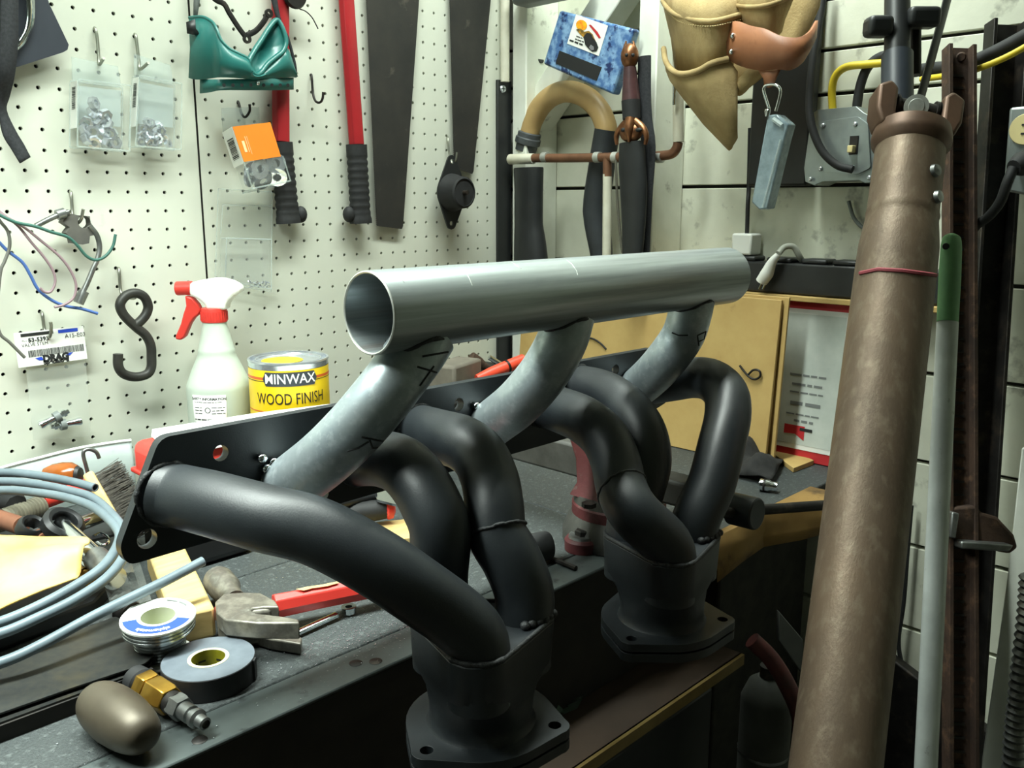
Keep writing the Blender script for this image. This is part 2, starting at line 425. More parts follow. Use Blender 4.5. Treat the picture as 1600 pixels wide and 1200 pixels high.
# studs and the let-in brace of the right-hand wall
def stud(name, y0, y1, label, x0=0.46, z0=-0.9, z1=1.5):
    o = MB().box(((x0 + XR - 0.001) / 2, (y0 + y1) / 2, (z0 + z1) / 2), (XR - 0.001 - x0, y1 - y0, z1 - z0)).build(name, 'white_paint', bevel=0.002, seg=1)
    struct(o); return o
ys = PX(1026, 100, 0.46).y; stud('trim_1', ys, ys + 0.038, '')
ys2 = PX(822, 150, 0.46).y; stud('trim_2', ys2, ys2 + 0.036, '')
a = PX(812, 205, 0.485); b = PX(952, -12, 0.485); dv = (b - a).normalized(); nn = Vector((1, 0, 0)).cross(dv)
q = [a - dv * 0.03 - nn * 0.028, b + dv * 0.1 - nn * 0.028, b + dv * 0.1 + nn * 0.028, a - dv * 0.03 + nn * 0.028]
struct(MB().loft([q, [p + Vector((0.05, 0, 0)) for p in q]]).build('trim_3', 'white_paint', bevel=0.002, seg=1))
ys3 = PX(1556, 1020, 0.47).y
# ------------------------------------------------------------------ pegboards, 1-inch hole grid
def pegboard(label, x0, x1, ox, oz, z0, z1):
    p = 0.0254; y0, y1 = 0.0, 0.005; mb = MB()
    i0 = math.ceil((x0 - ox) / p + 0.30); i1 = math.floor((x1 - ox) / p - 0.30)
    j0 = math.ceil((z0 - oz) / p + 0.30); j1 = math.floor((z1 - oz) / p - 0.30)
    rh = 0.0026
    ring = [(math.cos(k * PI / 4), math.sin(k * PI / 4)) for k in range(8)]
    sq = [(1, 0), (1, 1), (0, 1), (-1, 1), (-1, 0), (-1, -1), (0, -1), (1, -1)]
    for i in range(i0, i1 + 1):
        for j in range(j0, j1 + 1):
            cx, cz = ox + i * p, oz + j * p
            xl = x0 if i == i0 else cx - p / 2; xh = x1 if i == i1 else cx + p / 2
            zl = z0 if j == j0 else cz - p / 2; zh = z1 if j == j1 else cz + p / 2
            ou = [((xh if a > 0 else xl if a < 0 else cx), y0, (zh if b > 0 else zl if b < 0 else cz)) for a, b in sq]
            h0 = [(cx + rh * a, y0, cz + rh * b) for a, b in ring]; h1 = [(cx + rh * a, y1, cz + rh * b) for a, b in ring]
            fs = []
            for k in range(8):
                q = (k + 1) % 8; fs += [(k, q, 8 + q, 8 + k), (8 + k, 8 + q, 16 + q, 16 + k)]
            mb.add(ou + h0 + h1, fs)
    o = mb.build('pegboard', 'pegboard_paint', ang=20); tag(o, label, 'pegboard')
h = PY(72.7, 267, 0)
pegboard('white pegboard panel left of the dark seam, holding hardware packs and hooks', -1.25, -0.1695, h.x, h.z, -0.02, 1.1)
pegboard('white pegboard panel right of the dark seam, holding the saws and red handles', -0.1665, 0.463, 0.0, 0.671, -0.02, 1.1)
# furring strip behind the seam
struct(MB().box((-0.168, 0.045, 0.5), (0.038, 0.078, 1.3)).build('trim_4', 'cavity_dark'))
# black metal strip on the pegboard edge and the white conduit above it
t = thing('corner_strip', 'black metal strip with a screw on the right edge of the pegboard', 'metal strip', (0.446, -0.003, 0.0))
MB().box((0.446, -0.004, 0.316), (0.036, 0.006, 0.62)).build('strip', 'black_plastic', t, bevel=0.001)
p = PY(786, 139, -0.008)
s = MB().lathe([(0, 0.002), (0.006, 0.002), (0.0075, 0), (0, 0)], 16, frame(p, (0, -1, 0))).build('screw', 'zinc', t)
MB().box((0, 0, 0.0022), (0.009, 0.0014, 0.0008), frame(p, (0, -1, 0))).box((0, 0, 0.0022), (0.0014, 0.009, 0.0008), frame(p, (0, -1, 0))).build('screw_slot', 'print_black', s)
a = PY(789, 128, -0.012)
tag(MB().tube([a, a + Vector((0, 0, 0.5))], 0.0085, 14).build('conduit', 'pipe_white'), 'white vertical conduit pipe above the black corner strip', 'pipe')

# ------------------------------------------------------------------ shop light fixtures (above the picture)
def fixture(name, label, c, L):
    t = thing(name, label, 'light fixture', c)
    MB().box((c[0], c[1], c[2] + 0.045), (L + 0.06, 0.16, 0.04)).build('housing', 'white_plastic', t, bevel=0.006)
    for dy in (-0.035, 0.035):
        MB().tube([(c[0] - L / 2, c[1] + dy, c[2] + 0.014), (c[0] + L / 2, c[1] + dy, c[2] + 0.014)], 0.011, 12).build('tube', 'light_tube', t)
fixture('shop_light', 'white twin tube shop light hanging over the workbench', (-0.78, -0.47, 0.822), 0.62)
fixture('ceiling_light', 'white twin tube light fixed to the ceiling over the bench corner', (-0.10, -0.50, 1.402), 1.15)

# ------------------------------------------------------------------ workbench
wb = thing('workbench', 'dark workbench with a worn black top and metal front edge', 'workbench', (-0.4, -0.4, -0.9))
for y0, y1, m in ((-0.657, -0.612, 'bench_strip'), (-0.611, -0.3915, 'bench_mat'), (-0.3895, -0.2, 'bench_mat'), (-0.199, -0.003, 'bench_mat')):
    th = 0.004 if m == 'bench_strip' else 0.04
    MB().box((-0.6, (y0 + y1) / 2, -th / 2), (1.30, y1 - y0, th)).build('edge_strip' if th < 0.01 else 'plank', m, wb, bevel=0.0012, seg=1)
MB().box((-0.6, -0.6335, -0.0225), (1.30, 0.044, 0.036)).build('plank', 'bench_wood', wb)
MB().box((0.30, -0.35, -0.0205), (0.498, 0.693, 0.041)).build('corner_top', 'bench_mat', wb, bevel=0.002)
MB().box((-0.6, -0.63, -0.10), (1.30, 0.035, 0.115)).build('apron', 'bench_wood', wb)
for x in (-1.2,):
    for y in (-0.40, -0.06): MB().box((x, y, -0.51), (0.09, 0.07, 0.78)).build('leg', 'bench_wood', wb)
for u, v in ((312, 1156), (556, 1036), (587, 1033)):
    p = PZ(u, v, 0.0002)
    s = MB().lathe([(0, 0.0006), (0.0055, 0.0004), (0.006, 0)], 14, T(*p)).build('screw', 'dark_steel', wb)

# ------------------------------------------------------------------ exhaust header with the log intake pipe
YF = -0.600
hd = thing('exhaust_header', 'black six tube exhaust header with a bare steel log pipe above, clamped in the vise', 'exhaust header', (-0.22, -0.70, -0.035))
# flange plate: local x = world x, local y = world z, thickness towards +y
MF = frame((0, YF, 0), (0, 1, 0), (1, 0, 0))      # local y -> ?
MF = Matrix(((1, 0, 0, 0), (0, 0, 1, YF), (0, 1, 0, 0), (0, 0, 0, 1)))
def rounded(poly, r, k=4):
    out = []; n = len(poly); P = [Vector((p[0], p[1])) for p in poly]
    for i in range(n):
        a = (P[i - 1] - P[i]); b = (P[(i + 1) % n] - P[i]); d = min(r, a.length * 0.45, b.length * 0.45)
        p0 = P[i] + a.normalized() * d; p2 = P[i] + b.normalized() * d
        for j in range(k + 1):
            t = j / k; q = p0 * (1 - t) ** 2 + P[i] * 2 * t * (1 - t) + p2 * t * t; out.append((q.x, q.y))
    return out
def fx(u, v): p = PY(u, v, YF); return (p.x, p.z)
tl = fx(250, 688); bl1 = fx(186, 858); bl2 = fx(200, 884)
fl = rounded([bl1, bl2, (-0.40, 0.137), (0.10, 0.139), (0.150, 0.150), (0.118, 0.2235), (tl[0], tl[1] + 0.002)], 0.009)
hol = [(*fx(345, 708), 0.0066), (*fx(230, 842), 0.0078), (*fx(717, 632), 0.0066), (*fx(962, 578), 0.0066)]
hol += [(-0.375, 0.150, 0.006), (-0.23, 0.150, 0.006), (0.02, 0.152, 0.006)]
MB().plate(fl, hol, 0.0095, MF).build('flange', 'black_satin', hd, ang=30, bevel=0.0012)
def pyl(L): return [PY(u, v, y) for u, v, y in L]
RP = 0.0243
CX = ((-0.343, -0.766), (-0.0925, -0.766)); CD, CRT = 0.0375, 0.24
def lobe(i, k, z):
    a = (7 * PI / 6, 11 * PI / 6, PI / 2)[k] + CRT
    return Vector((CX[i][0] + CD * math.cos(a), CX[i][1] + CD * math.sin(a), z))
runs = [
    pyl([(255, 769, -0.593), (285, 776, -0.608), (335, 788, -0.645), (415, 810, -0.69), (490, 829, -0.72), (570, 869, -0.748), (642, 915, -0.768)]) + [lobe(0, 0, 0.088) + Vector((-0.004, 0.004, 0)), lobe(0, 0, 0.06), lobe(0, 0, 0.03)],
    pyl([(560, 718, -0.595), (590, 716, -0.635), (622, 724, -0.675), (648, 746, -0.70), (672, 785, -0.722), (688, 832, -0.733)]) + [lobe(0, 2, 0.10) + Vector((0.0, 0.004, 0)), lobe(0, 2, 0.06), lobe(0, 2, 0.03)],
    pyl([(652, 671, -0.595), (690, 682, -0.645), (722, 692, -0.680), (748, 712, -0.705), (765, 748, -0.728), (772, 790, -0.745), (777, 835, -0.755), (800, 876, -0.768)]) + [lobe(0, 1, 0.09) + Vector((0.003, 0, 0)), lobe(0, 1, 0.06), lobe(0, 1, 0.03)],
    pyl([(845, 631, -0.595), (880, 642, -0.64), (915, 658, -0.68), (945, 685, -0.708), (962, 722, -0.73), (972, 765, -0.75), (993, 803, -0.772)]) + [lobe(1, 0, 0.085) + Vector((-0.003, 0.003, 0)), lobe(1, 0, 0.06), lobe(1, 0, 0.03)],
    pyl([(900, 603, -0.595), (940, 612, -0.635), (975, 634, -0.675), (1003, 672, -0.71), (1012, 718, -0.728), (1000, 768, -0.733)]) + [lobe(1, 2, 0.088) + Vector((0.003, 0, 0)), lobe(1, 2, 0.06), lobe(1, 2, 0.03)],
    pyl([(1015, 602, -0.595), (1050, 596, -0.63), (1085, 590, -0.67), (1113, 595, -0.71), (1134, 616, -0.745), (1137, 650, -0.762), (1126, 700, -0.772), (1111, 758, -0.778)]) + [lobe(1, 1, 0.088) + Vector((0.003, 0, 0)), lobe(1, 1, 0.06), lobe(1, 1, 0.03)],
]
def weld_ring(pts, r, parent):
    n = len(pts)
    rr = [r * (0.9 + 0.15 * math.sin(k * 1.1) + random.uniform(-0.10, 0.10)) for k in range(n)]
    mb = MB(); mb.tube(pts, rr + [rr[0]] if False else rr, 8, closed=True)
    return mb.build('weld_bead', 'weld_black', parent, ang=80)
tubes = []
for L in runs:
    sp = spline(L, 6)
    mb = MB().tube(sp, RP, 28); tubes.append(mb)
    t_ = mb.build('primary_tube', 'black_satin', hd, ang=60)
    c = Vector((sp[1].x, YF + 0.0008, sp[1].z))
    weld_ring([c + Vector((math.cos(a_) * (RP - 0.0004), 0, math.sin(a_) * (RP - 0.0004))) for a_ in [2 * PI * k / 64 for k in range(64)]], 0.0028, t_)
# welded joints part-way down three of the tubes
def joint(i, f, tilt=(0, 0, 0)):
    sp = spline(runs[i], 6); idx = int(f * (len(sp) - 2)); c = sp[idx]; ax = (sp[idx + 1] - sp[idx - 1]).normalized() + Vector(tilt)
    m = frame(c, ax)
    weld_ring([m @ Vector((RP * math.cos(a_), RP * math.sin(a_), random.uniform(-0.0006, 0.0006))) for a_ in [2 * PI * k / 56 for k in range(56)]], 0.0016, hd)
joint(2, 0.6, (0, 0, 0.15)); joint(3, 0.58, (0.1, 0, 0.2)); joint(4, 0.9); joint(1, 0.9)
# collectors
def tri_loop(cx, cy, z, dist, rad, n=36, rot=0.0):
    """convex hull of three circles, lobes at 90, 210 and 330 degrees"""
    out = []
    for k in range(n):
        a = 2 * PI * k / n
        best = max(dist * math.cos(a - b) for b in (PI / 2 + rot, 7 * PI / 6 + rot, 11 * PI / 6 + rot))
        out.append((a, best + rad))
    # support function -> points
    pts = []
    for k in range(n):
        a = 2 * PI * k / n
        b = max((PI / 2 + rot, 7 * PI / 6 + rot, 11 * PI / 6 + rot), key=lambda q: math.cos(a - q))
        pts.append(Vector((cx + dist * math.cos(b) + rad * math.cos(a), cy + dist * math.sin(b) + rad * math.sin(a), z)))
    return pts
def collector(cx, cy, rot):
    loops = [tri_loop(cx, cy, 0.0735, CD, 0.0245, rot=CRT), tri_loop(cx, cy, 0.071, CD, 0.0262, rot=CRT), tri_loop(cx, cy, 0.038, CD * 0.95, 0.0258, rot=CRT), tri_loop(cx, cy, 0.022, CD * 0.48, 0.030, rot=CRT),
             tri_loop(cx, cy, 0.012, CD * 0.12, 0.0385, rot=CRT), tri_loop(cx, cy, 0.004, 0.0, 0.0415), tri_loop(cx, cy, -0.003, 0.0, 0.042), tri_loop(cx, cy, -0.0062, 0.0, 0.0445)]
    MB().loft([[p for p in l] for l in reversed(loops)]).build('collector', 'black_satin', hd, ang=35)
    weld_ring([Vector((p.x * 0.97 + cx * 0.03, p.y * 0.97 + cy * 0.03, p.z)) for p in tri_loop(cx, cy, 0.0735, CD, 0.0258, 72, CRT)], 0.0026, hd)
    for k in range(6): MB().ell((lobe(0 if cx < -0.2 else 1, 1, 0).x - 0.016 + k * 0.0062, lobe(0 if cx < -0.2 else 1, 1, 0).y - 0.0225 + abs(k - 3) * 0.0012, 0.0765), (0.0042, 0.0042, 0.0036), 9, 6).build('weld_bead', 'weld_black', hd, ang=70)
    corners = [(cx + 0.060 * math.cos(rot + k * 2 * PI / 3), cy + 0.060 * math.sin(rot + k * 2 * PI / 3)) for k in range(3)]
    out = []
    for k in range(3):
        b = rot + k * 2 * PI / 3; q = corners[k]
        for j in range(-4, 5): out.append((q[0] + 0.012 * math.cos(b + j * 0.22), q[1] + 0.012 * math.sin(b + j * 0.22)))
        b2 = b + PI / 3
        for j in range(-3, 4): out.append((cx + 0.0605 * math.cos(b2 + j * 0.16), cy + 0.0605 * math.sin(b2 + j * 0.16)))
    hs = [(q[0], q[1], 0.0052) for q in corners]
    MB().plate(out, hs + [(cx, cy, 0.040)], 0.008, T(0, 0, -0.014)).build('collector_flange', 'black_satin', hd, ang=30, bevel=0.001)
    MB().plate(out, hs + [(cx, cy, 0.040)], 0.0085, T(0, 0, -0.0245)).build('mating_flange', 'black_satin', hd, ang=30, bevel=0.001)
collector(*CX[0], math.radians(183)); collector(*CX[1], math.radians(187))

# log pipe and its three runners
YL, ZL, RL = -0.700, 0.3195, 0.0318
x0 = PY(577, 490, YL).x; x1 = PY(1134, 430, YL).x
logm = MB().tube([(x0 + (x1 - x0) * i / 24, YL, ZL) for i in range(25)], RL, 64, hollow=0.0022)
it = hd
lg = logm.build('log_pipe', 'steel_tube', it, ang=40)
rim = MB().tube([(x0 - 0.0003, YL + (RL - 0.0011) * math.cos(a), ZL + (RL - 0.0011) * math.sin(a)) for a in [2 * PI * k / 48 for k in range(48)]], 0.0011, 6, closed=True)
rim.build('pipe_rim', 'cap_steel', lg)
gal = [
    pyl([(447, 763, -0.604), (462, 751, -0.618), (507, 716, -0.648), (553, 671, -0.674), (595, 622, -0.691), (626, 582, -0.698), (650, 550, -0.700), (668, 522, -0.700)]),
    pyl([(762, 667, -0.604), (774, 658, -0.616), (808, 631, -0.650), (843, 592, -0.677), (864, 560, -0.690), (880, 527, -0.699), (890, 492, -0.700)]),
    pyl([(990, 610, -0.604), (1001, 602, -0.618), (1024, 581, -0.650), (1049, 551, -0.677), (1068, 522, -0.690), (1078, 490, -0.699), (1084, 458, -0.700)]),
]
gm = []
for L in gal:
    sp = spline(L, 8); mb = MB().tube(sp, 0.0238, 32); gm.append(mb)
    g_ = mb.build('runner', 'galvanised', it, ang=60)
    MB().tube(sp[0:2] + [sp[3]], [0.0246, 0.0247, 0.0243], 28).build('runner_stub', 'bare_steel', g_, ang=60)
    sm = MB().tube([p + (sp[min(i + 1, len(sp) - 1)] - p).cross(Vector((1, 0, 0))).normalized() * 0.0 for i, p in enumerate(sp[-7:])], 0.0242, 28)
    # dark saddle weld where the runner meets the log
    c = sp[-9]; ring = []
    for k in range(48):
        a_ = 2 * PI * k / 48; dx, dy = 0.0240 * math.cos(a_), 0.0240 * math.sin(a_)
        ring.append(Vector((c.x + dx, c.y + dy, ZL - math.sqrt(max(1e-6, RL ** 2 - min(RL * 0.98, abs(c.y + dy - YL)) ** 2)))))
    weld_ring(ring, 0.0022, g_)
# tack welds
for u, v in ((410, 716), (417, 732), (428, 722), (745, 634), (966, 594)):
    p = PY(u, v, YF - 0.004)
    MB().ell((p.x, p.y, p.z), (0.005, 0.004, 0.004), 10, 6).build('tack_weld', 'chrome', it, ang=70)
# marker strokes on the runners, scribe lines on the log
bg_ = bvh_of(*gm)
for L in ([(652, 573), (682, 582)], [(678, 572), (656, 603)], [(660, 557), (700, 550)], [(565, 683), (590, 688), (620, 692)], [(543, 705), (560, 700), (576, 690)], [(578, 688), (582, 700), (590, 699)],
          [(1050, 520), (1060, 524), (1075, 524)], [(1092, 540), (1090, 524), (1103, 518), (1100, 530), (1091, 534)]):
    strokes(bg_, [L], 0.0008).build('marker_stroke', 'print_black', it)
bl_ = bvh_of(logm)
for L in ([(884, 405), (893, 412), (901, 423), (903, 430)], [(800, 410), (815, 420)], [(622, 430), (632, 441)], [(727, 423), (734, 436), (738, 446)]):
    strokes(bl_, [L], 0.00022).build('scribe_line', 'cap_steel', it)

# ------------------------------------------------------------------ things hanging on the pegboards
def yl(L, y): return [PY(u, v, y) for u, v in L]
def peg_hook(label, pts, r=0.0021, m='hook_wire'):
    """pts: (u, v, y) along the wire, starting in a hole"""
    return tag(wire('peg_hook', [PY(u, v, y) for u, v, y in pts], r, m, n=8, k=5), label, 'hook', 'wire hooks on the pegboard')
peg_hook('bright wire hook holding the larger nut box', [(147, 43, 0.004), (149, 46, -0.004), (152, 60, -0.006), (154, 88, -0.008), (155, 101, -0.014), (162, 91, -0.034)])
peg_hook('bright wire hook holding the smaller nut box', [(210, 52, 0.004), (212, 56, -0.004), (214, 70, -0.006), (217, 95, -0.008), (219, 108, -0.014), (232, 98, -0.036)])
peg_hook('short wire hook above the orange washer box', [(371, 158, 0.004), (373, 161, -0.006), (377, 176, -0.012), (383, 183, -0.022), (390, 174, -0.030), (390, 163, -0.034)], 0.0019, 'dark_steel')
peg_hook('empty wire hook beside the red handle', [(486, 116, 0.004), (487, 120, -0.006), (489, 145, -0.008), (493, 158, -0.018), (500, 160, -0.026), (504, 154, -0.031), (505, 144, -0.032)], 0.0019, 'dark_steel')
peg_hook('wire hook carrying the grey rubber mount and steel lines', [(109, 299, 0.004), (111, 303, -0.006), (113, 330, -0.008), (116, 350, -0.016), (126, 344, -0.034), (130, 327, -0.040)])
peg_hook('wire hook carrying the black steel s hook', [(184, 418, 0.004), (186, 423, -0.006), (188, 450, -0.008), (192, 462, -0.014), (206, 466, -0.028), (212, 464, -0.040), (212, 453, -0.042)])
peg_hook('wire hook through the valve stem card', [(64, 487, 0.004), (66, 491, -0.006), (69, 512, -0.008), (73, 524, -0.014), (78, 526, -0.024), (80, 512, -0.030), (79, 503, -0.031)])
peg_hook('wire hook holding the black motor mount', [(699, 212, 0.004), (700, 218, -0.006), (702, 240, -0.010), (707, 256, -0.018), (712, 250, -0.028), (714, 238, -0.030)], 0.0018)

# --- strap and dark plate, upper left
pl = MB().plate([(p.x, p.z) for p in yl([(20, -140), (40, -140), (76, 5), (107, 70), (105, 78), (98, 82), (26, 105), (-60, 120), (-60, -140)], -0.02)], (), 0.0015, Matrix(((1, 0, 0, 0), (0, 0, 1, -0.021), (0, 1, 0, 0), (0, 0, 0, 1))))
t = thing('plastic_sheet', 'charcoal plastic sheet with a silver curved trim at the upper left', 'sheet', PY(60, 118, -0.02))
pl.build('sheet', mat('charcoal_sheet', (52, 56, 64), (62, 66, 74), rough=0.4, scale=8), t)
cv = [PY(u, v, -0.03) for u, v in [(28, -60), (38, -20), (42, 20), (38, 45), (28, 62), (24, 72)]]; cv2 = [PY(u, v, -0.028) for u, v in [(44, -60), (52, -20), (54, 20), (50, 45), (38, 68), (27, 78)]]
MB().grid([spline(cv, 4), spline(cv2, 4)]).build('trim', 'chrome', t, solid=0.002)
st = [((0, -150), (24, -150)), ((1, -60), (27, -60)), ((1, 0), (28, 0)), ((0, 60), (27, 70)), ((-6, 110), (22, 118)), ((-4, 150), (14, 150)), ((0, 185), (9, 172)), ((6, 212), (24, 205)), ((18, 232), (36, 225)), ((32, 255), (47, 246))]
yy = [-0.03, -0.04, -0.05, -0.055, -0.05, -0.035, -0.03, -0.03, -0.03, -0.032]
tag(MB().grid([spline([PY(*a, y) for (a, b), y in zip(st, yy)], 4), spline([PY(*b, y + 0.006) for (a, b), y in zip(st, yy)], 4)]).build('strap', 'black_webbing', solid=0.003), 'black webbing strap hanging folded at the upper left edge', 'strap')

# --- clear nut boxes
hexm = MB()
def hexnut(rr, rh, hh):
    mb = MB(); o = [(rr * math.cos(k * PI / 3), rr * math.sin(k * PI / 3)) for k in range(6)]
    mb.plate(o, [(0, 0, rh)], hh, T(0, 0, -hh / 2), hn=12); return mb
def rand_rot(): return R(random.uniform(0, 6.3), 'X') @ R(random.uniform(0, 6.3), 'Y') @ R(random.uniform(0, 6.3), 'Z')
def nut_box(label, quad, d, insert, lab, nuts, rr, nutlabel, group):
    """quad: tl, tr, br, bl pixels of the front face at y = -d-0.008"""
    yf = -d - 0.008; yb = -0.008
    P = [PY(u, v, yf) for u, v in quad]; B = [p + Vector((0, d, 0)) for p in P]
    t = thing('hardware_box', label, 'plastic box', (P[2] + P[3]) / 2 + Vector((0, d / 2, 0)))
    MB().loft([[B[0], B[1], B[2], B[3]], [P[0], P[1], P[2], P[3]]]).build('case', 'clear_plastic', t, bevel=0.004)
    for k in range(4):
        MB().tube([P[k], P[(k + 1) % 4]], 0.0011, 6).build('rim', 'clear_rim', t)
        MB().tube([B[k], B[(k + 1) % 4]], 0.0011, 6).build('rim', 'clear_rim', t)
    # hang tab
    tp = [B[0] + Vector((0.002, 0, 0)), B[1] - Vector((0.002, 0, 0)), B[1] + Vector((-0.004, 0, 0.026)), B[0] + Vector((0.004, 0, 0.030))]
    MB().loft([tp, [p - Vector((0, 0.0015, 0)) for p in tp]]).build('hang_tab', 'clear_rim', t)
    I = [P[0].lerp(P[1], a).lerp(P[3].lerp(P[2], a), b) + Vector((0, d * 0.8, 0)) for a, b in ((0.06, 0.06), (0.94, 0.06), (0.94, insert), (0.06, insert))]
    MB().loft([[p + Vector((0, 0.001, 0)) for p in I], I]).build('insert_card', 'frosted', t)
    # barcode label folded over the left side
    A0, A1 = P[0].lerp(P[3], 0.02), P[0].lerp(P[3], 0.72); e = Vector((0, d * 0.85, 0))
    lb = Plane2(A0 + e + Vector((-0.0012, 0, 0)), A0 + Vector((-0.0012, 0, 0)), A1 + e + Vector((-0.0012, 0, 0)))
    l_ = slab(lb, 0.0004).build('label', 'paper_white', t)
    bc = MB(); z = 0.12
    while z < 0.60: hh = random.choice((0.008, 0.014, 0.02)); lb.rect(bc, 0.28, z, 0.80, z + hh); z += hh + random.choice((0.008, 0.014))
    bc.build('barcode', 'print_black', l_, kind='stuff')
    n0 = tag(hexnut(rr, rr * 0.5, rr * 0.85).build('hex_nut', 'zinc', ang=20), nutlabel, 'nut', group)
    w = (P[1] - P[0]).x; base = P[3]; cols = max(3, int((w - 2.4 * rr) / (rr * 1.7)))
    k = 0; row = 0
    while k < nuts:
        nc = cols + 1 if row < 2 else max(2, cols + 2 - row)
        for c in range(nc):
            if k >= nuts: break
            a = (c + 0.5 + random.uniform(-0.12, 0.12)) / nc
            if row > 1: a = 0.06 * row + a * (1 - 0.12 * row)
            pz = base.lerp(P[2], a).z + rr * 1.15 + row * rr * 1.35
            px = base.x + rr * 1.1 + (w - 2.2 * rr) * a
            m = T(px, yf + rr * 1.15 + random.uniform(0, max(0.0, d - 2.4 * rr)), pz) @ R(PI / 2, 'X') @ R(random.uniform(-0.7, 0.7), 'X') @ R(random.uniform(-0.7, 0.7), 'Y') @ R(random.uniform(0, 1), 'Z')
            if k == 0: n0.matrix_world = m
            else: dup(n0, m)
            k += 1
        row += 1
    return t
nut_box('clear plastic box of larger zinc nuts, left of the pair', [(122, 124), (204, 134), (203, 236), (121, 229)], 0.026, 0.62, True, 14, 0.0085, 'large zinc hex nut inside the left clear box', 'large nuts in the left clear box')
nut_box('clear plastic box of smaller zinc nuts, right of the pair', [(218, 118), (284, 131), (283, 234), (212, 228)], 0.022, 0.66, True, 17, 0.0062, 'small zinc hex nut inside the right clear box', 'small nuts in the right clear box')

# --- teal goggle frame
t = thing('safety_goggles', 'teal plastic goggle frame with black strap hanging on the pegboard', 'goggles', PY(380, 146, -0.03))
ctr = [(296, 28, 122, -0.012), (304, 27, 124, -0.022), (318, 27, 124, -0.036), (332, 35, 122, -0.048), (339, 47, 121, -0.056), (345, 62, 121, -0.061), (358, 76, 121, -0.066), (375, 85, 122, -0.069), (388, 93, 123, -0.070),
       (393, 112, 123, -0.070), (400, 117, 123, -0.069), (408, 115, 122, -0.066), (420, 104, 122, -0.060), (434, 90, 121, -0.056), (446, 74, 121, -0.053), (455, 92, 120, -0.047), (462, 118, 120, -0.040)]
up = spline([PY(u, a, y) for u, a, b, y in ctr], 4); lo_ = spline([PY(u, b, y + 0.003) for u, a, b, y in ctr], 4); mid = [a.lerp(b, 0.5) - Vector((0, 0.004, 0)) for a, b in zip(up, lo_)]
MB().grid([up, mid, lo_]).build('frame', 'teal_plastic', t, solid=0.003, ang=70)
lens = [(393, 112), (388, 98), (398, 78), (410, 60), (420, 44), (430, 32), (436, 34), (443, 48), (447, 66), (442, 80), (430, 90), (418, 100), (408, 113), (400, 117)]
ly = [-0.070, -0.067, -0.060, -0.054, -0.050, -0.046, -0.046, -0.050, -0.053, -0.055, -0.058, -0.062, -0.066, -0.069]
rimp = [PY(u, v, y) for (u, v), y in zip(lens, ly)]
MB().tube(spline(rimp + [rimp[0]], 4), 0.0036, 8).build('rim', 'teal_plastic', t, ang=80)
c = sum(rimp, Vector()) / len(rimp); inner = [p.lerp(c, 0.42) + Vector((0, 0.016, 0)) for p in rimp]; MB().grid([rimp, inner, [p.lerp(c, 0.98) + Vector((0, 0.022, 0)) for p in rimp]], closed=True).build('eye_cup', 'teal_plastic', t, solid=0.001, ang=70)
MB().tube(up[:34], 0.0024, 8).build('rim', 'teal_plastic', t, ang=80)
va = [(313, 124, 146, -0.024), (330, 124, 144, -0.044), (345, 124, 141, -0.056), (390, 123, 141, -0.064), (430, 122, 141, -0.054), (458, 121, 140, -0.040)]
vs_ = MB().grid([spline([PY(u, a, y) for u, a, b, y in va], 3), spline([PY(u, b, y + 0.004) for u, a, b, y in va], 3)]).build('vent_strip', 'teal_plastic', t, solid=0.002, ang=70)
for u, y in ((350, -0.0595), (364, -0.0625), (378, -0.065), (392, -0.0655), (412, -0.060), (425, -0.058), (438, -0.053), (450, -0.047)):
    p = PY(u, 133, y); MB().lathe([(0, 0.0012), (0.0024, 0.0012), (0.0024, 0)], 10, frame(p, CAM - p)).build('vent_hole', 'print_black', vs_)
p = PY(403, 130, -0.065); MB().ell((p.x, p.y, p.z), (0.003, 0.003, 0.003), 10, 6).build('rivet', 'chrome', vs_)
MB().grid([[PY(u, v, -0.024) for u, v in ((291, 35), (292, 52), (310, 54))], [PY(u, v, -0.030) for u, v in ((305, 30), (306, 45), (312, 52))]]).build('buckle', 'black_plastic', t, solid=0.004)
MB().grid([[PY(u, v, y) for u, v, y in ((300, -60, -0.01), (303, -10, -0.014), (302, 28, -0.02))], [PY(u, v, y) for u, v, y in ((318, -60, -0.01), (314, -10, -0.014), (308, 28, -0.022))]]).build('strap', mat('grey_webbing', (110, 116, 112), (92, 98, 94), rough=0.8, scale=200), t, solid=0.0015)
MB().grid([spline([PY(u, v, y) for u, v, y in ((420, -40, -0.045), (424, 0, -0.045), (434, 34, -0.045), (448, 60, -0.044), (458, 100, -0.040), (462, 118, -0.037))], 4),
           spline([PY(u, v, y) for u, v, y in ((430, -40, -0.045), (433, 0, -0.045), (440, 34, -0.045), (452, 60, -0.044), (462, 98, -0.040), (464, 116, -0.037))], 4)]).build('strap', 'black_webbing', t, solid=0.0015)
# dark bent bracket above the goggles
t = thing('steel_bracket', 'dark bent flat steel bracket with eyelets above the teal goggles', 'bracket', PY(386, 62, -0.02))
MB().tube(spline([PY(u, v, -0.022) for u, v in ((326, -20), (335, -2), (350, 6), (358, 20), (372, 42), (384, 58))], 3), 0.0042, 8, sq=(1, 0.6)).build('arm', 'dark_steel', t)
MB().tube(spline([PY(u, v, -0.022) for u, v in ((386, 55), (400, 48), (412, 34), (419, 22))], 3), 0.0040, 8, sq=(1, 0.6)).build('arm', 'dark_steel', t)
for u, v in ((386, 61), (420, 21)):
    p = PY(u, v, -0.023); MB().lathe([(0.0028, 0.002), (0.0062, 0.002), (0.0062, -0.002), (0.0028, -0.002), (0.0028, 0.002)], 16, frame(p, (0, -1, 0))).build('eyelet', 'dark_steel', t)
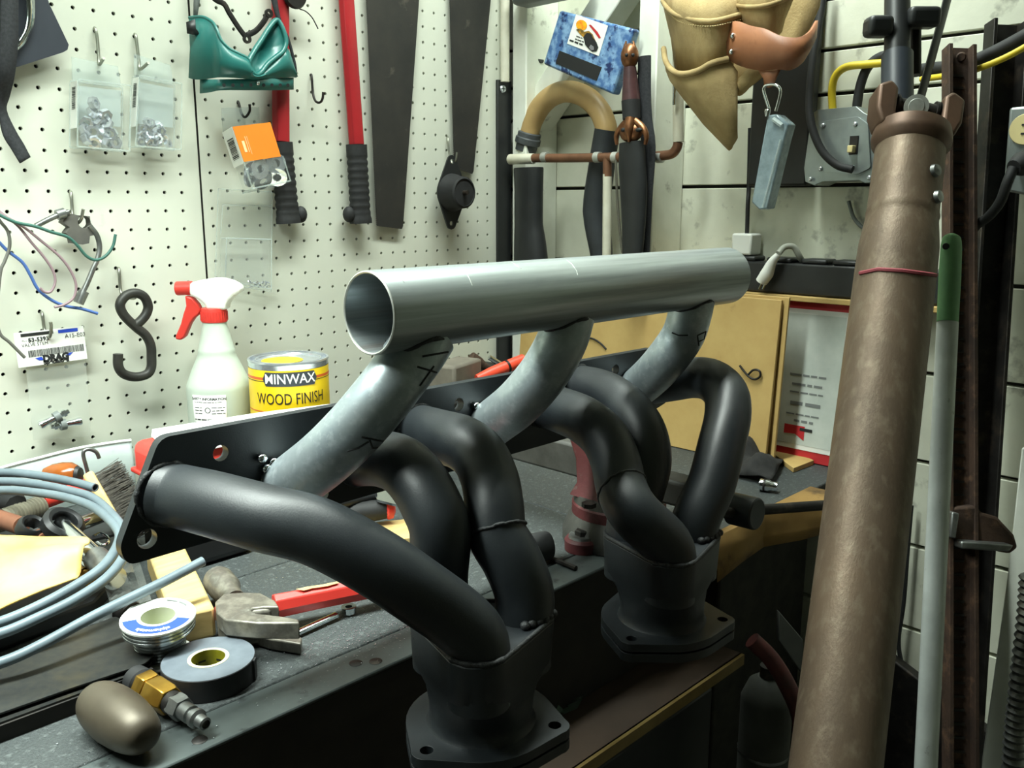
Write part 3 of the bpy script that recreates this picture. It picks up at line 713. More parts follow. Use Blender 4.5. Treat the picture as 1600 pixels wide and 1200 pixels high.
# --- dark pliers end and snapped cord at the top
t = thing('pliers', 'dark round pliers jaw with a thin cord beside the red handle', 'pliers', PY(462, 22, -0.03))
p = PY(460, -8, -0.03); MB().lathe([(0, 0.006), (0.018, 0.005), (0.020, 0), (0.018, -0.005), (0, -0.006)], 24, frame(p, (0, -1, 0))).build('jaw', 'dark_steel', t)
wire('cord', [PY(u, v, -0.024) for u, v in ((468, 14), (478, 18), (488, 28), (497, 45))], 0.0009, 'dark_steel', t)

# --- bolt cutter: two red handles with ribbed black grips
t = thing('bolt_cutter', 'bolt cutter with two long red handles and ribbed black grips', 'bolt cutter', PY(505, 350, -0.0165))
for (u0, v0, u1, v1, w, ue, ve, du) in ((438, 0, 439, 222, 0.0145, 451, 349, 0), (541, 0, 557, 226, 0.0140, 564, 349, 0)):
    a = PY(u0, v0, -0.0165); b = PY(u1, v1, -0.0165); a = a + (a - b) * 0.55
    MB().tube([a, b], w, 8, up=(0, 1, 0), sq=(0.75, 1.0)).build('handle', 'red_paint', t, bevel=0.001)
    e = PY(ue, ve, -0.0165); pts = []; rr = []
    for k in range(34):
        f = k / 33; pts.append(b.lerp(e, f)); rr.append((0.0185 if 0.16 > f or f > 0.9 else (0.0185 if (k % 3) else 0.0168)) * (1.08 if f > 0.93 else 1))
    g_ = MB().tube(pts, rr, 16, up=(0, 1, 0), sq=(0.75, 1.0)).build('grip', 'black_rubber', t, ang=50)
    MB().ell(PY(470 if u0 < 500 else 545, 335, -0.0165), (0.010, 0.010, 0.013), 14, 8).build('grip_flare', 'black_rubber', g_, ang=70)
c = PY(488, -150, -0.0165)
MB().box((c.x, c.y, c.z), (0.13, 0.022, 0.05)).build('hinge_block', 'dark_steel', t, bevel=0.006)
MB().box((c.x, c.y, c.z + 0.06), (0.05, 0.02, 0.08)).build('jaw', 'dark_steel', t, bevel=0.008)

# --- hand saws
def saw(label, left, right, y, nteeth):
    (lu0, lv0), (lu1, lv1) = left; (ru0, rv0), (ru1, rv1) = right
    A = PY(lu0, lv0, y); B = PY(lu1, lv1, y); Cc = PY(ru1, rv1, y); Dd = PY(ru0, rv0, y)
    k = 0.28; A2 = A + (A - B) * k; D2 = Dd + (Dd - Cc) * k
    out = []
    for i in range(nteeth):
        f0 = i / nteeth; f1 = (i + 0.55) / nteeth; p = A2.lerp(B, f0); q = A2.lerp(B, f1)
        out += [(p.x - 0.0009, p.z), (q.x + 0.0006, q.z)]
    out += [(B.x, B.z), (Cc.x - 0.003, Cc.z - 0.001), (Cc.x, Cc.z + 0.004), (D2.x, D2.z)]
    t = thing('hand_saw', label, 'saw', (B + Cc) / 2)
    MB().plate(out, (), 0.0012, Matrix(((1, 0, 0, 0), (0, 0, 1, y), (0, 1, 0, 0), (0, 0, 0, 1)))).build('blade', 'saw_rust', t)
    m = (A2 + D2) / 2
    MB().box((m.x, y + 0.001, m.z + 0.03), (0.11, 0.02, 0.10)).build('handle', 'wood_brown', t, bevel=0.012, seg=3)
saw('wider rusty saw blade hanging between the red handle and the narrower saw', ((573, 0), (589, 353)), ((655, 0), (630, 357)), -0.012, 150)
saw('narrower rusty saw blade hanging near the pegboard edge', ((703, 0), (710, 262)), ((767, 0), (740, 271)), -0.010, 110)

# --- black motor mount
t = thing('motor_mount', 'black rubber motor mount on a diamond flange, hooked on the pegboard', 'motor mount', PY(706, 361, -0.02))
cx = PY(706, 301, -0.026)
top = PY(706, 252, -0.026); bot = PY(705, 349, -0.026)
out = [(cx.x + 0.034 * math.cos(a), cx.z + 0.034 * math.sin(a)) for a in (-0.5, -0.25, 0, 0.25, 0.5)]
out += [(top.x + 0.011 * math.cos(a), top.z + 0.011 * math.sin(a)) for a in (0.6, 1.0, 1.57, 2.1, 2.54)]
out += [(cx.x + 0.034 * math.cos(a), cx.z + 0.034 * math.sin(a)) for a in (2.64, 2.89, 3.14, 3.39, 3.64)]
out += [(bot.x + 0.011 * math.cos(a), bot.z + 0.011 * math.sin(a)) for a in (3.74, 4.14, 4.71, 5.24, 5.68)]
MB().plate(out, [(top.x, top.z, 0.0042), (bot.x, bot.z, 0.0042)], 0.003, Matrix(((1, 0, 0, 0), (0, 0, 1, -0.027), (0, 1, 0, 0), (0, 0, 0, 1)))).build('flange', 'black_plastic', t, ang=30)
MB().lathe([(0.0335, 0), (0.0325, 0.006), (0.029, 0.014), (0.028, 0.026), (0.0275, 0.031), (0.024, 0.033), (0.0235, 0.031), (0, 0.031)], 36, frame((cx.x, -0.027, cx.z), (0, -1, 0))).build('rubber_body', 'black_rubber', t, ang=50)
MB().cyl((cx.x, -0.056, cx.z), (cx.x, -0.068, cx.z), 0.004).build('stud', 'dark_steel', t)

# --- orange washer pack
yf, yb = -0.052, -0.016
FQ = [PY(*q, yf) for q in ((363, 198), (422, 191), (442, 244), (381, 253))]
ex = (FQ[1] - FQ[0]); ey = (FQ[3] - FQ[0]); BL = FQ[3] + ey * 0.78; BR = FQ[2] + ey * 0.74
t = thing('washer_pack', 'clear pack of zinc washers with an orange and white barcode card', 'hardware pack', (BL + BR) / 2 + Vector((0, 0.016, 0)))
dv = Vector((0, yb - yf, 0)); sh = Vector((0.004, 0, -0.006))
TLb, TRb, BLb, BRb = FQ[0] + dv + sh, FQ[1] + dv + sh, BL + dv + sh, BR + dv + sh
MB().loft([[TLb, TRb, BRb, BLb], [FQ[0], FQ[1], BR, BL]]).build('case', 'clear_plastic', t, bevel=0.006, seg=3)
for a, b in ((FQ[3], BL), (BL, BR), (BR, FQ[2]), (BL, BLb), (BR, BRb), (BLb, BRb)): MB().tube([a, b], 0.0012, 6).build('rim', 'clear_rim', t)
fp = Plane2(FQ[0] - Vector((0, 0.0008, 0)), FQ[1] - Vector((0, 0.0008, 0)), FQ[3] - Vector((0, 0.0008, 0)))
oc = slab(fp, 0.0005).build('card', 'orange_card', t)
pr = MB()
fp.rect(pr, 0.10, 0.42, 0.17, 0.74); fp.rect(pr, 0.21, 0.30, 0.225, 0.75); fp.rect(pr, 0.26, 0.30, 0.27, 0.82)
pr.build('card_print', mat('print_cream', (255, 214, 160), rough=0.6), oc, kind='stuff')
sp_ = Plane2(TLb + Vector((-0.0010, 0, 0)), FQ[0] + Vector((-0.0010, 0, 0)), TLb + ey * 1.04 + Vector((-0.0010, 0, 0)))
sl = slab(sp_, 0.0005).build('barcode_label', 'paper_white', t, label='white barcode side of the card')
bc = MB(); b = 0.26
while b < 0.82: hh = random.choice((0.012, 0.02, 0.03)); sp_.rect(bc, 0.22, b, 0.82, b + hh); b += hh + random.choice((0.012, 0.02))
bc.build('barcode', 'print_black', sl, kind='stuff')
tb = [TLb, TRb, TRb + Vector((0, 0, 0.03)), TLb + Vector((0.0, 0, 0.034))]
MB().loft([tb, [p - Vector((0, 0.001, 0)) for p in tb]]).build('hang_tab', 'clear_rim', t)
w0 = tag(MB().lathe([(0.0062, 0.0015), (0.0145, 0.0015), (0.0145, -0.0015), (0.0062, -0.0015), (0.0062, 0.0015)], 26).build('washer', 'zinc', ang=30), 'zinc flat washer inside the orange carded pack', 'washer', 'washers in the orange pack')
for k, (u, v, y, tx, ty) in enumerate(((405, 264, -0.046, 0.1, 0.1), (431, 255, -0.044, 0.2, -0.3), (388, 276, -0.040, 0.2, 0.6), (433, 276, -0.038, 0.6, -0.5), (410, 282, -0.034, 0.7, 0.1), (420, 262, -0.034, 0.1, 0.2), (396, 268, -0.030, 0.1, -0.2))):
    m = T(*PY(u, v, y)) @ R(PI / 2 + tx, 'X') @ R(ty, 'Y')
    if k == 0: w0.matrix_world = m
    else: dup(w0, m)

# --- empty clear blister
t = thing('blister_pack', 'empty clear blister pack with small bits left in its bottom', 'plastic pack', PY(380, 452, -0.01))
q = yl([(341, 295), (425, 300), (424, 456), (336, 440)], -0.010)
MB().loft([[p + Vector((0, 0.001, 0)) for p in q], q]).build('backing', 'clear_plastic', t)
q2 = yl([(354, 372), (424, 374), (424, 452), (352, 438)], -0.030); MB().loft([[p + Vector((0, 0.02, 0)) for p in q2], q2]).build('bubble', 'clear_plastic', t, bevel=0.004)
for a, b in zip(q2, q2[1:] + q2[:1]): MB().tube([a, b], 0.0009, 6).build('rim', 'clear_rim', t)
for a, b in zip(q, q[1:] + q[:1]): MB().tube([a, b], 0.0007, 6).build('rim', 'clear_rim', t)
for a, b in (((348, 320), (424, 322)), ((348, 320), (345, 365)), ((345, 372), (424, 374))): MB().tube([PY(*a, -0.012), PY(*b, -0.012)], 0.0007, 6).build('rim', 'clear_rim', t)
mb = MB()
for k in range(26):
    p = PY(random.uniform(386, 423), random.uniform(439, 449), -0.024 + random.uniform(-0.004, 0.006)); s_ = random.uniform(0.0012, 0.0024); mb.box((0, 0, 0), (s_, s_, s_ * 2), T(*p) @ rand_rot())
mb.build('small_bits', 'zinc', t, kind='stuff')

# --- grey rubber mount with steel lines, and the loose wiring
def cr(L, ox=0, oy=280): return [(ox + x / 4, oy + y / 4) for x, y in L]
t = thing('line_bracket', 'grey rubber mounting block with two bent steel lines on a hook', 'bracket', PY(124, 381, -0.02))
body = cr([(385, 270), (400, 235), (440, 215), (480, 225), (555, 232), (558, 270), (590, 310), (598, 345), (555, 355), (550, 400), (510, 408), (445, 400), (440, 370), (405, 335), (430, 300)])
MB().plate([(p.x, p.z) for p in [PY(u, v, -0.03) for u, v in body]], [(*[(lambda p: (p.x, p.z))(PY(*cr([(520, 268)])[0], -0.03))][0], 0.008)], 0.016, Matrix(((1, 0, 0, 0), (0, 0, 1, -0.034), (0, 1, 0, 0), (0, 0, 0, 1)))).build('block', 'grey_plastic' if False else mat('grey_rubber', (92, 90, 84), (76, 74, 70), rough=0.7, scale=30), t, bevel=0.002)
for L, fer in (([(430, 205), (400, 212), (350, 230), (290, 258), (225, 292)], [(405, 210), (355, 225)]), ([(560, 290), (605, 350), (622, 420), (612, 490), (580, 565), (545, 650), (512, 715)], [(525, 700), (490, 775)])):
    l_ = wire('line', [PY(u, v, -0.034) for u, v in cr(L)], 0.0034, 'bare_steel', t, n=10)
    f = cr(fer); MB().tube([PY(*f[0], -0.034), PY(*f[1], -0.034)], 0.0066, 12).build('ferrule', 'bronze' if False else 'bare_steel', l_)
t = thing('wiring_loom', 'loose bundle of coloured wires hanging from the left edge', 'wires', PY(10, 560, -0.03))
for L, c_, y in (([(-60, 150), (0, 205), (60, 250), (120, 300), (200, 400), (270, 480), (330, 570), (345, 640), (320, 700), (280, 705), (250, 680)], 'mauve', -0.040),
              ([(-60, 160), (0, 213), (60, 248), (150, 300), (250, 380), (370, 480), (440, 570), (475, 660), (460, 740), (400, 785), (340, 800)], 'mauve', -0.044),
              ([(-60, 190), (0, 225), (100, 270), (220, 295), (320, 330), (420, 360), (480, 410), (540, 480), (600, 505), (660, 480), (705, 420), (722, 345)], 'green', -0.050),
              ([(-60, 340), (0, 400), (50, 450), (140, 520), (190, 600), (240, 690), (330, 760), (420, 795), (510, 810), (610, 840)], 'blue', -0.034),
              ([(-60, 180), (0, 262), (50, 330), (60, 420), (30, 510), (5, 570), (-10, 700), (-20, 860), (0, 965), (60, 1020), (155, 1115)], 'grey', -0.036)):
    wire('wire', [PY(u, v, y) for u, v in cr(L)], 0.0017 if c_ == 'mauve' else 0.0020, mat('wire_' + c_, {'mauve': (140, 118, 124), 'green': (52, 96, 86), 'blue': (66, 98, 160), 'grey': (96, 96, 90)}[c_], rough=0.5), t, n=8)

# --- black S-hook
sh_ = cr([(845, 912), (880, 885), (915, 840), (925, 790), (900, 735), (845, 712), (785, 730), (750, 785), (775, 850), (850, 925), (910, 975), (942, 1040), (947, 1120)]) + [(236, 575), (229, 585), (211, 589), (193, 584), (185, 572), (184.5, 553)]
tag(wire('s_hook', [PY(u, v, -0.040) for u, v in sh_], 0.0064, 'dark_steel' if False else mat('hook_black', (40, 40, 38), (56, 56, 52), rough=0.5, metal=0.4, scale=40), n=14), 'thick black steel s hook hanging on the pegboard', 'hook')

# --- valve stem pack
tl, tr, br, bl = [PY(*q, -0.018) for q in ((21, 521), (130, 509), (133, 562), (29, 575))]
t = thing('tire_valve_pack', 'printed header card on a clear bag with two chrome valve stems', 'hardware pack', PY(98, 688, -0.014))
cp = Plane2(tl, tr, bl); card = slab(cp, 0.0006).build('header_card', 'paper_white', t)
k_ = MB(); cp.rect(k_, 0.09, 0.04, 0.55, 0.13); k_.build('black_band', 'print_black', card)
k_ = MB(); cp.rect(k_, 0.62, 0.04, 0.91, 0.14); k_.build('blue_band', 'print_blue', card)
W_ = cp.x.length
for s_, a, b, sz, bold in (('53-5393', 0.33, 0.27, 0.0075, 0.0002), ('Part No.', 0.17, 0.27, 0.0036, 0), ('A15-E03', 0.86, 0.27, 0.0075, 0.0), ('VALVE STEM', 0.27, 0.40, 0.0058, 0), ('Specialties', 0.54, 0.965, 0.0075, 0.0004), ('DRAG', 0.54, 0.855, 0.0115, 0.0008)):
    mb = MB(); cp.text(mb, s_, a, b - 0.02, sz, bold=bold); mb.build('card_text', 'print_black', card, kind='stuff')
bc = MB(); a = 0.16
while a < 0.97: ww = random.choice((0.004, 0.007, 0.011)); cp.rect(bc, a, 0.54, a + ww, 0.74); a += ww + random.choice((0.004, 0.007))
bc.build('barcode', 'print_black', card, kind='stuff')
mb = MB(); cp.poly(mb, [(0.24, 0.78), (0.34, 0.76), (0.36, 0.86), (0.30, 0.86)], 0.0005); mb.build('logo_wing', 'print_blue', card)
mb = MB(); cp.poly(mb, [(0.70, 0.76), (0.80, 0.74), (0.75, 0.82), (0.70, 0.84)], 0.0005); mb.build('logo_wing', 'print_blue', card)
bgp = [[PY(u, v, -0.014 - 0.006 * math.sin(PI * f)) for u, v in ((40 + f * 12 + 0, 572 + f * 116), (70 + f * 10, 568 + f * 118), (100 + f * 10, 564 + f * 120), (134 + f * 8, 560 + f * 122))] for f in [i / 6 for i in range(7)]]
MB().grid(bgp).build('bag', 'bag_film', t, ang=80)
def stem(label, a, b):
    A = PY(*a, -0.020); B = PY(*b, -0.020); l = (B - A).length; m = frame(A, B - A)
    s = thing('tire_valve', label, 'tire valve', A.lerp(B, 0.5), 'valve stems in the bag')
    MB().lathe([(0, 0), (0.0052, 0.001), (0.0058, 0.004), (0.0044, 0.010), (0.0040, l * 0.52), (0, l * 0.52)], 16, m).build('body', 'chrome', s)
    MB().lathe([(0, l * 0.52), (0.0072, l * 0.52), (0.0074, l * 0.70), (0, l * 0.70)], 16, m).build('grommet', 'grey_plastic', s)
    MB().lathe([(0, l * 0.70), (0.0036, l * 0.70), (0.0036, l * 0.80), (0.0050, l * 0.80), (0.0050, l * 0.9), (0.0032, l * 0.9), (0.003, l), (0, l)], 6, m).build('tip', 'chrome', s, ang=20)
stem('upper left chrome valve stem in the clear bag', (61, 666), (107, 642)); stem('lower right chrome valve stem in the clear bag', (128, 658), (79, 667))

# ------------------------------------------------------------------ things on the bench
# --- spray bottle
base = ground(352, 1.285); dpx = depth(base + Vector((0, 0, 0.12))) / F
t = thing('spray_bottle', 'translucent white spray bottle with a red and white trigger head', 'spray bottle', base)
zz = lambda v: zv(base, v)
prof = [(0, 0), (44, 745 * 0), ]
H = [(700, 47), (640, 48.5), (604, 48.5), (598, 47.5), (590, 44), (575, 38), (560, 31), (550, 27.5), (547, 28), (544, 26.5), (525, 22.5), (508, 18.5), (503, 18)]
pr = [(0, 0), (0.040, 0), (0.0435, 0.004)] + [(hw * dpx, zz(v)) for v, hw in H] + [(0, zz(503))]
MB().lathe(pr, 36, T(base.x, base.y, 0)).build('bottle', 'bottle_plastic', t, ang=50)
toc = Vector((CAM.x - base.x, CAM.y - base.y, 0)).normalized(); ang0 = math.atan2(toc.y, toc.x)
rb = 48.5 * dpx + 0.0006
def on_cyl(c, r, a_mid, zc): return lambda x, y: Vector((c.x + r * math.cos(a_mid + x / r), c.y + r * math.sin(a_mid + x / r), zc + y))
am = ang0 - math.asin(max(-1, min(1, (352 - 335) / 48.5)))
lab = MB(); zt, zb_ = zz(608), zz(690); hw_ = 0.0245
lab.grid([[on_cyl(base, rb, am, 0)(-hw_ + 2 * hw_ * i / 12, z) for i in range(13)] for z in (zb_, zt)])
lo_ = lab.build('label', 'paper_white', t, solid=0.0003)
tx = MB(); tx.text('SAFETY INFORMATION', on_cyl(base, rb + 0.0005, am, zt - 0.005), 0.0048, bold=0.0002)
tx.bars(on_cyl(base, rb + 0.0005, am, zt - 0.0095), 0.042, 0.0016)
for r_ in range(3):
    tx.bars(on_cyl(base, rb + 0.0005, am - 0.33, zt - 0.017 - r_ * 0.0042), 0.012, 0.0020); tx.bars(on_cyl(base, rb + 0.0005, am + 0.30, zt - 0.017 - r_ * 0.0042), 0.018, 0.0018)
tx.text('O', on_cyl(base, rb + 0.0005, am - 0.02, zt - 0.021), 0.0115)
for r_ in range(8): tx.bars(on_cyl(base, rb + 0.0005, am, zt - 0.034 - r_ * 0.0046), 0.044, 0.0024)
tx.build('label_text', 'print_black', lo_, kind='stuff')
MB().lathe([(18 * dpx, zz(503)), (19.4 * dpx, zz(502))] + [p for k in range(1) for p in ((19.4 * dpx, zz(484)), (18.6 * dpx, zz(481)), (10 * dpx, zz(480)))], 30, T(base.x, base.y, 0)).build('collar', 'red_plastic', t)
rib = MB()
for k in range(30):
    a = 2 * PI * k / 30; c = Vector((base.x + 19.6 * dpx * math.cos(a), base.y + 19.6 * dpx * math.sin(a), 0)); rib.tube([(c.x, c.y, zz(500)), (c.x, c.y, zz(486))], 0.0008, 5)
rib.build('collar_ribs', 'red_plastic', t, kind='stuff')
# head in the upright plane that holds the camera's right direction
hx = Vector((RT.x, RT.y, 0)).normalized(); hn = Vector((-hx.y, hx.x, 0))
def hp(u, v, off=0.0):
    d = ray(u, v); k = (base - CAM).dot(hn) / d.dot(hn); return CAM + d * k + hn * off
def h7(L): return [(240 + x / 4, 400 + y / 4) for x, y in L]
def extr(L, w0, taper=1.0): q = [hp(u, v, -w0) for u, v in L]; q2 = [hp(u, v, w0) for u, v in L]; return MB().loft([q, q2])
extr(h7([(240, 165), (290, 152), (380, 136), (440, 138), (500, 155), (552, 185), (556, 222), (520, 240), (485, 275), (470, 300), (468, 332), (346, 332), (335, 300), (300, 270), (240, 240)]), 0.0125).build('sprayer_head', 'white_plastic', t, bevel=0.005, seg=3)
a, b = hp(*h7([(245, 200)])[0]), hp(*h7([(142, 203)])[0]); MB().cyl(a, b, 0.0098, 20).build('nozzle', 'red_plastic', t, bevel=0.0015)
extr(h7([(205, 245), (250, 258), (285, 300), (303, 335), (290, 362), (262, 385), (238, 420), (205, 500), (180, 522), (145, 516), (148, 495), (180, 420), (195, 360), (212, 310)]), 0.007).build('trigger', 'red_plastic', t, bevel=0.002)

# --- stain can
base = ground(460.5, 1.262); t = thing('stain_can', 'yellow quart can of wood finish with a metal lid', 'can', base)
rc = 0.0538; zt = zv(base, 560); zb0 = 0.0
MB().lathe([(0, 0.003), (rc - 0.003, 0.003), (rc - 0.003, 0), (rc, 0.001), (rc, zt - 0.002), (rc + 0.0012, zt), (rc + 0.0008, zt + 0.0022), (rc - 0.002, zt + 0.0022), (rc - 0.003, zt - 0.003), (rc - 0.008, zt - 0.003), (rc - 0.009, zt + 0.001), (rc - 0.011, zt + 0.001), (rc - 0.012, zt - 0.001), (0, zt - 0.001)], 48, T(base.x, base.y, 0)).build('tin', 'zinc', t)
toc = Vector((CAM.x - base.x, CAM.y - base.y, 0)).normalized(); ac = math.atan2(toc.y, toc.x)
MB().lathe([(rc + 0.0004, 0.006), (rc + 0.0004, zt - 0.008)], 48, T(base.x, base.y, 0)).build('label', 'can_yellow', t)
def band(r, z0, z1, a0, a1, m, par, name): return MB().grid([[Vector((base.x + r * math.cos(a0 + (a1 - a0) * i / 16), base.y + r * math.sin(a0 + (a1 - a0) * i / 16), z)) for i in range(17)] for z in (z0, z1)]).build(name, m, par)
band(rc + 0.0007, zt - 0.021, zt - 0.0175, ac - 1.5, ac + 1.5, mat('stripe_orange', (214, 96, 40), rough=0.4), t, 'stripe')
band(rc + 0.0007, zt - 0.0235, zt - 0.0225, ac - 1.5, ac + 1.5, 'print_black', t, 'stripe')
band(rc + 0.0007, zt - 0.065, zt - 0.0635, ac - 1.4, ac + 1.4, 'stripe_orange', t, 'stripe')
fn = on_cyl(base, rc + 0.0011, ac + 0.02, zt - 0.0195)
hexa = [(-0.0385, 0), (-0.034, 0.0095), (-0.017, 0.0095), (0, 0.0095), (0.017, 0.0095), (0.034, 0.0095), (0.0385, 0), (0.034, -0.0095), (0.017, -0.0095), (0, -0.0095), (-0.017, -0.0095), (-0.034, -0.0095)]
nb = MB(); nb.grid([[fn(x, y) for x, y in ((-0.034, 0.0095), (-0.0226, 0.0095), (-0.0113, 0.0095), (0, 0.0095), (0.0113, 0.0095), (0.0226, 0.0095), (0.034, 0.0095))], [fn(x, 0) for x in (-0.0385, -0.0256, -0.0128, 0, 0.0128, 0.0256, 0.0385)], [fn(x, -0.0095) for x in (-0.034, -0.0226, -0.0113, 0, 0.0113, 0.0226, 0.034)]])
nm = nb.build('name_plate', mat('plate_slate', (52, 58, 66), rough=0.4), t)
MB().text('MINWAX', on_cyl(base, rc + 0.0016, ac + 0.02, zt - 0.0195), 0.0185, bold=0.0002, squash=0.90).build('name_text', 'white_plastic', nm, kind='stuff')
MB().text('WOOD FINISH', on_cyl(base, rc + 0.0010, ac + 0.02, zt - 0.047), 0.0215, squash=0.70).build('label_text', 'print_black', t, kind='stuff')
lp = MB(); lp.lathe([(0, zt - 0.0005), (0.028, zt - 0.0004)], 24, T(base.x - 0.012, base.y - 0.004, 0)); lp.build('lid_sticker', 'can_yellow', t)


# --- red case with a white sheet on its lid, behind the flange
t = thing('tool_case', 'red lidded plastic case standing on the bench behind the flange', 'case', (-0.345, -0.29, 0.0))
MB().box((-0.345, -0.29, 0.045), (0.09, 0.10, 0.088)).build('body', 'black_plastic', t, bevel=0.008, seg=3)
MB().box((-0.345, -0.29, 0.112), (0.096, 0.108, 0.044)).build('lid', 'red_plastic', t, bevel=0.012, seg=3)
MB().box((-0.345, -0.29, 0.098), (0.100, 0.112, 0.006)).build('lid_seam', 'red_plastic', t, bevel=0.002)
MB().box((-0.396, -0.29, 0.088), (0.006, 0.04, 0.03)).build('latch', 'red_plastic', t, bevel=0.002)
sh = [(-0.405, -0.345), (-0.392, -0.30), (-0.384, -0.31), (-0.372, -0.245), (-0.358, -0.216), (-0.228, -0.228), (-0.129, -0.252), (-0.06, -0.27), (-0.06, -0.345)]
tag(MB().plate(sh, (), 0.0008, T(0, 0, 0.1350)).build('paper_sheet', 'paper_white'), 'bright white paper sheet lying on the red case behind the flange', 'paper')

# --- clear tray rim along the back, tools, coil of tubing
t = thing('plastic_tray', 'translucent white plastic tray rim behind the tools at the left', 'tray', (-0.42, -0.1, 0.0))
rimp = [PY(u, v, y) for u, v, y in ((-60, 755, -0.06), (0, 732, -0.035), (60, 716, -0.022), (120, 701, -0.018), (180, 691, -0.018), (205, 688, -0.022))]
rp = spline(rimp, 5); MB().tube(rp, 0.0022, 8).build('rim', 'white_plastic', t)
MB().grid([rp, [Vector((p.x, p.y - 0.004, 0.001)) for p in rp]]).build('wall', 'frosted', t, solid=0.001)

def zc(v): return 0.094 - (v - 738) * 0.058 / 300
def coil(L, dz=0.0): return [PZ(u, v, zc(v) + dz) for u, v in L]
t = thing('tubing_coil', 'coil of grey plastic tubing on the left of the bench', 'tubing', PZ(0, 900, 0.0))
cp_ = coil([(149, 762), (110, 752), (60, 743), (0, 738), (-90, 745), (-190, 800), (-215, 880), (-150, 950), (-60, 1000), (0, 990), (60, 965), (120, 935), (170, 900), (196, 862), (192, 825), (150, 781), (110, 767), (60, 757), (0, 752), (-90, 760), (-190, 815), (-215, 890), (-140, 975), (-60, 985), (0, 972), (60, 947), (120, 914), (162, 884), (184, 850), (183, 826), (150, 795), (110, 779), (60, 770), (0, 766), (-90, 775), (-180, 850), (-170, 960), (-90, 1060), (0, 1036), (60, 1010), (150, 961), (250, 912), (317, 877)])
MB().tube(spline(cp_, 8), 0.0047, 14, hollow=0.0012).build('tube', 'grey_tubing', t, ang=60)

def tool(name, label, cat, parts, loc, group=None):
    t = thing(name, label, cat, loc, group)
    for nm, mb, m in parts: mb.build(nm, m, t, ang=45)
    return t
def seg(a, b, za, zb=None): return PZ(*a, za), PZ(*b, za if zb is None else zb)
# amber screwdriver
a, b = seg((122, 742), (70, 742), 0.072); m = frame(a, b - a); l = (b - a).length
tool('screwdriver', 'screwdriver with a translucent amber handle behind the grey tubing', 'screwdriver', [
    ('handle', MB().lathe([(0, 0), (0.012, 0.001), (0.0155, 0.008), (0.0155, 0.02), (0.013, l * 0.8), (0.009, l), (0, l)], 10, m), 'amber_plastic'), ('cap', MB().lathe([(0, -0.004), (0.009, -0.003), (0.011, 0.001), (0, 0.001)], 14, m), 'black_plastic'),
    ('blade', MB().cyl(b, b + (b - a).normalized() * 0.08, 0.0035), 'chrome')], PZ(96, 760, 0.05))
# wire bail
t = tag(wire('wire_bail', [PY(u, v, -0.14) for u, v in ((142, 755), (135, 730), (130, 708), (138, 702), (150, 706), (155, 716))], 0.0024, 'bare_steel'), 'bent grey wire bail standing behind the wire brush', 'wire')
# wire brush lying on its side
A, B = PY(150, 742, -0.20), PY(208, 842, -0.26); upv = Vector((0, 0, 1)); ax = (B - A).normalized(); bd = (PY(196, 728, -0.21) - PY(160, 742, -0.20)).normalized(); bd = (bd - ax * bd.dot(ax)).normalized(); sd = ax.cross(bd)
t = thing('wire_brush', 'steel wire brush with a pale wooden back beside the red case', 'brush', B)
q = [A - ax * 0.004 - sd * 0.012, A - ax * 0.004 + sd * 0.012, B + ax * 0.01 + sd * 0.012, B + ax * 0.01 - sd * 0.012]
MB().loft([[p - bd * 0.012 for p in q], q]).build('wooden_back', 'wood_pale', t, bevel=0.003)
br = MB(); L_ = (B - A).length
for i in range(22):
    for j in range(5):
        c = A + ax * (L_ * (i + 0.5) / 22) + sd * (-0.009 + 0.0045 * j)
        for k in range(5):
            e = c + bd * random.uniform(0.026, 0.032) + ax * random.uniform(-0.0035, 0.0035) + sd * random.uniform(-0.003, 0.003)
            br.tube([c + ax * random.uniform(-0.001, 0.001), e], 0.00035, 3, cap=False)
br.build('bristles', mat('bristle_wire', (52, 49, 45), (84, 80, 72), rough=0.4, metal=0.6, scale=200), t, kind='stuff')
# dark fluted handle, clear ringed handle, brown handle
a, b = seg((-30, 760), (26, 790), 0.062); m = frame(a, b - a); l = (b - a).length
tool('screwdriver', 'screwdriver with a fluted black handle at the left edge', 'screwdriver', [('handle', MB().lathe([(0, 0), (0.014, 0), (0.0165, l * 0.5), (0.0165, l * 0.85), (0.012, l), (0, l)], 9, m), 'black_rubber'), ('blade', MB().cyl(a, a - (b - a).normalized() * 0.09, 0.004), 'chrome')], PZ(0, 790, 0.05))
a, b = seg((-20, 822), (66, 790), 0.052); m = frame(a, b - a); l = (b - a).length; pf = [(0, 0), (0.011, 0)]
for k in range(12): z = l * (0.3 + 0.7 * k / 12); pf += [(0.0128, z), (0.0128, z + l * 0.025), (0.0105, z + l * 0.03)]
pf += [(0.010, l), (0, l)]
tool('drill_sleeve', 'ridged clear grey tool sleeve beneath the grey tubing', 'tool', [('body', MB().lathe(pf, 18, m), mat('smoky_clear', (128, 124, 108), rough=0.2)), ('red_insert', MB().cyl(b + Vector((0, 0, 0.004)), b + (b - a).normalized() * 0.07 + Vector((0, 0, 0.004)), 0.009), 'red_plastic')], PZ(20, 830, 0.03))
a, b = seg((-40, 798), (34, 822), 0.058); tool('hammer_handle', 'brown wooden tool handle poking in at the left edge', 'tool handle', [('shaft', MB().tube([a, b], 0.0098, 14), mat('wood_reddish', (128, 84, 62), (110, 70, 52), rough=0.5, scale=30)), ('ferrule', MB().cyl(a.lerp(b, 0.4), a.lerp(b, 0.5), 0.0105), 'bare_steel')], PZ(10, 830, 0.04))
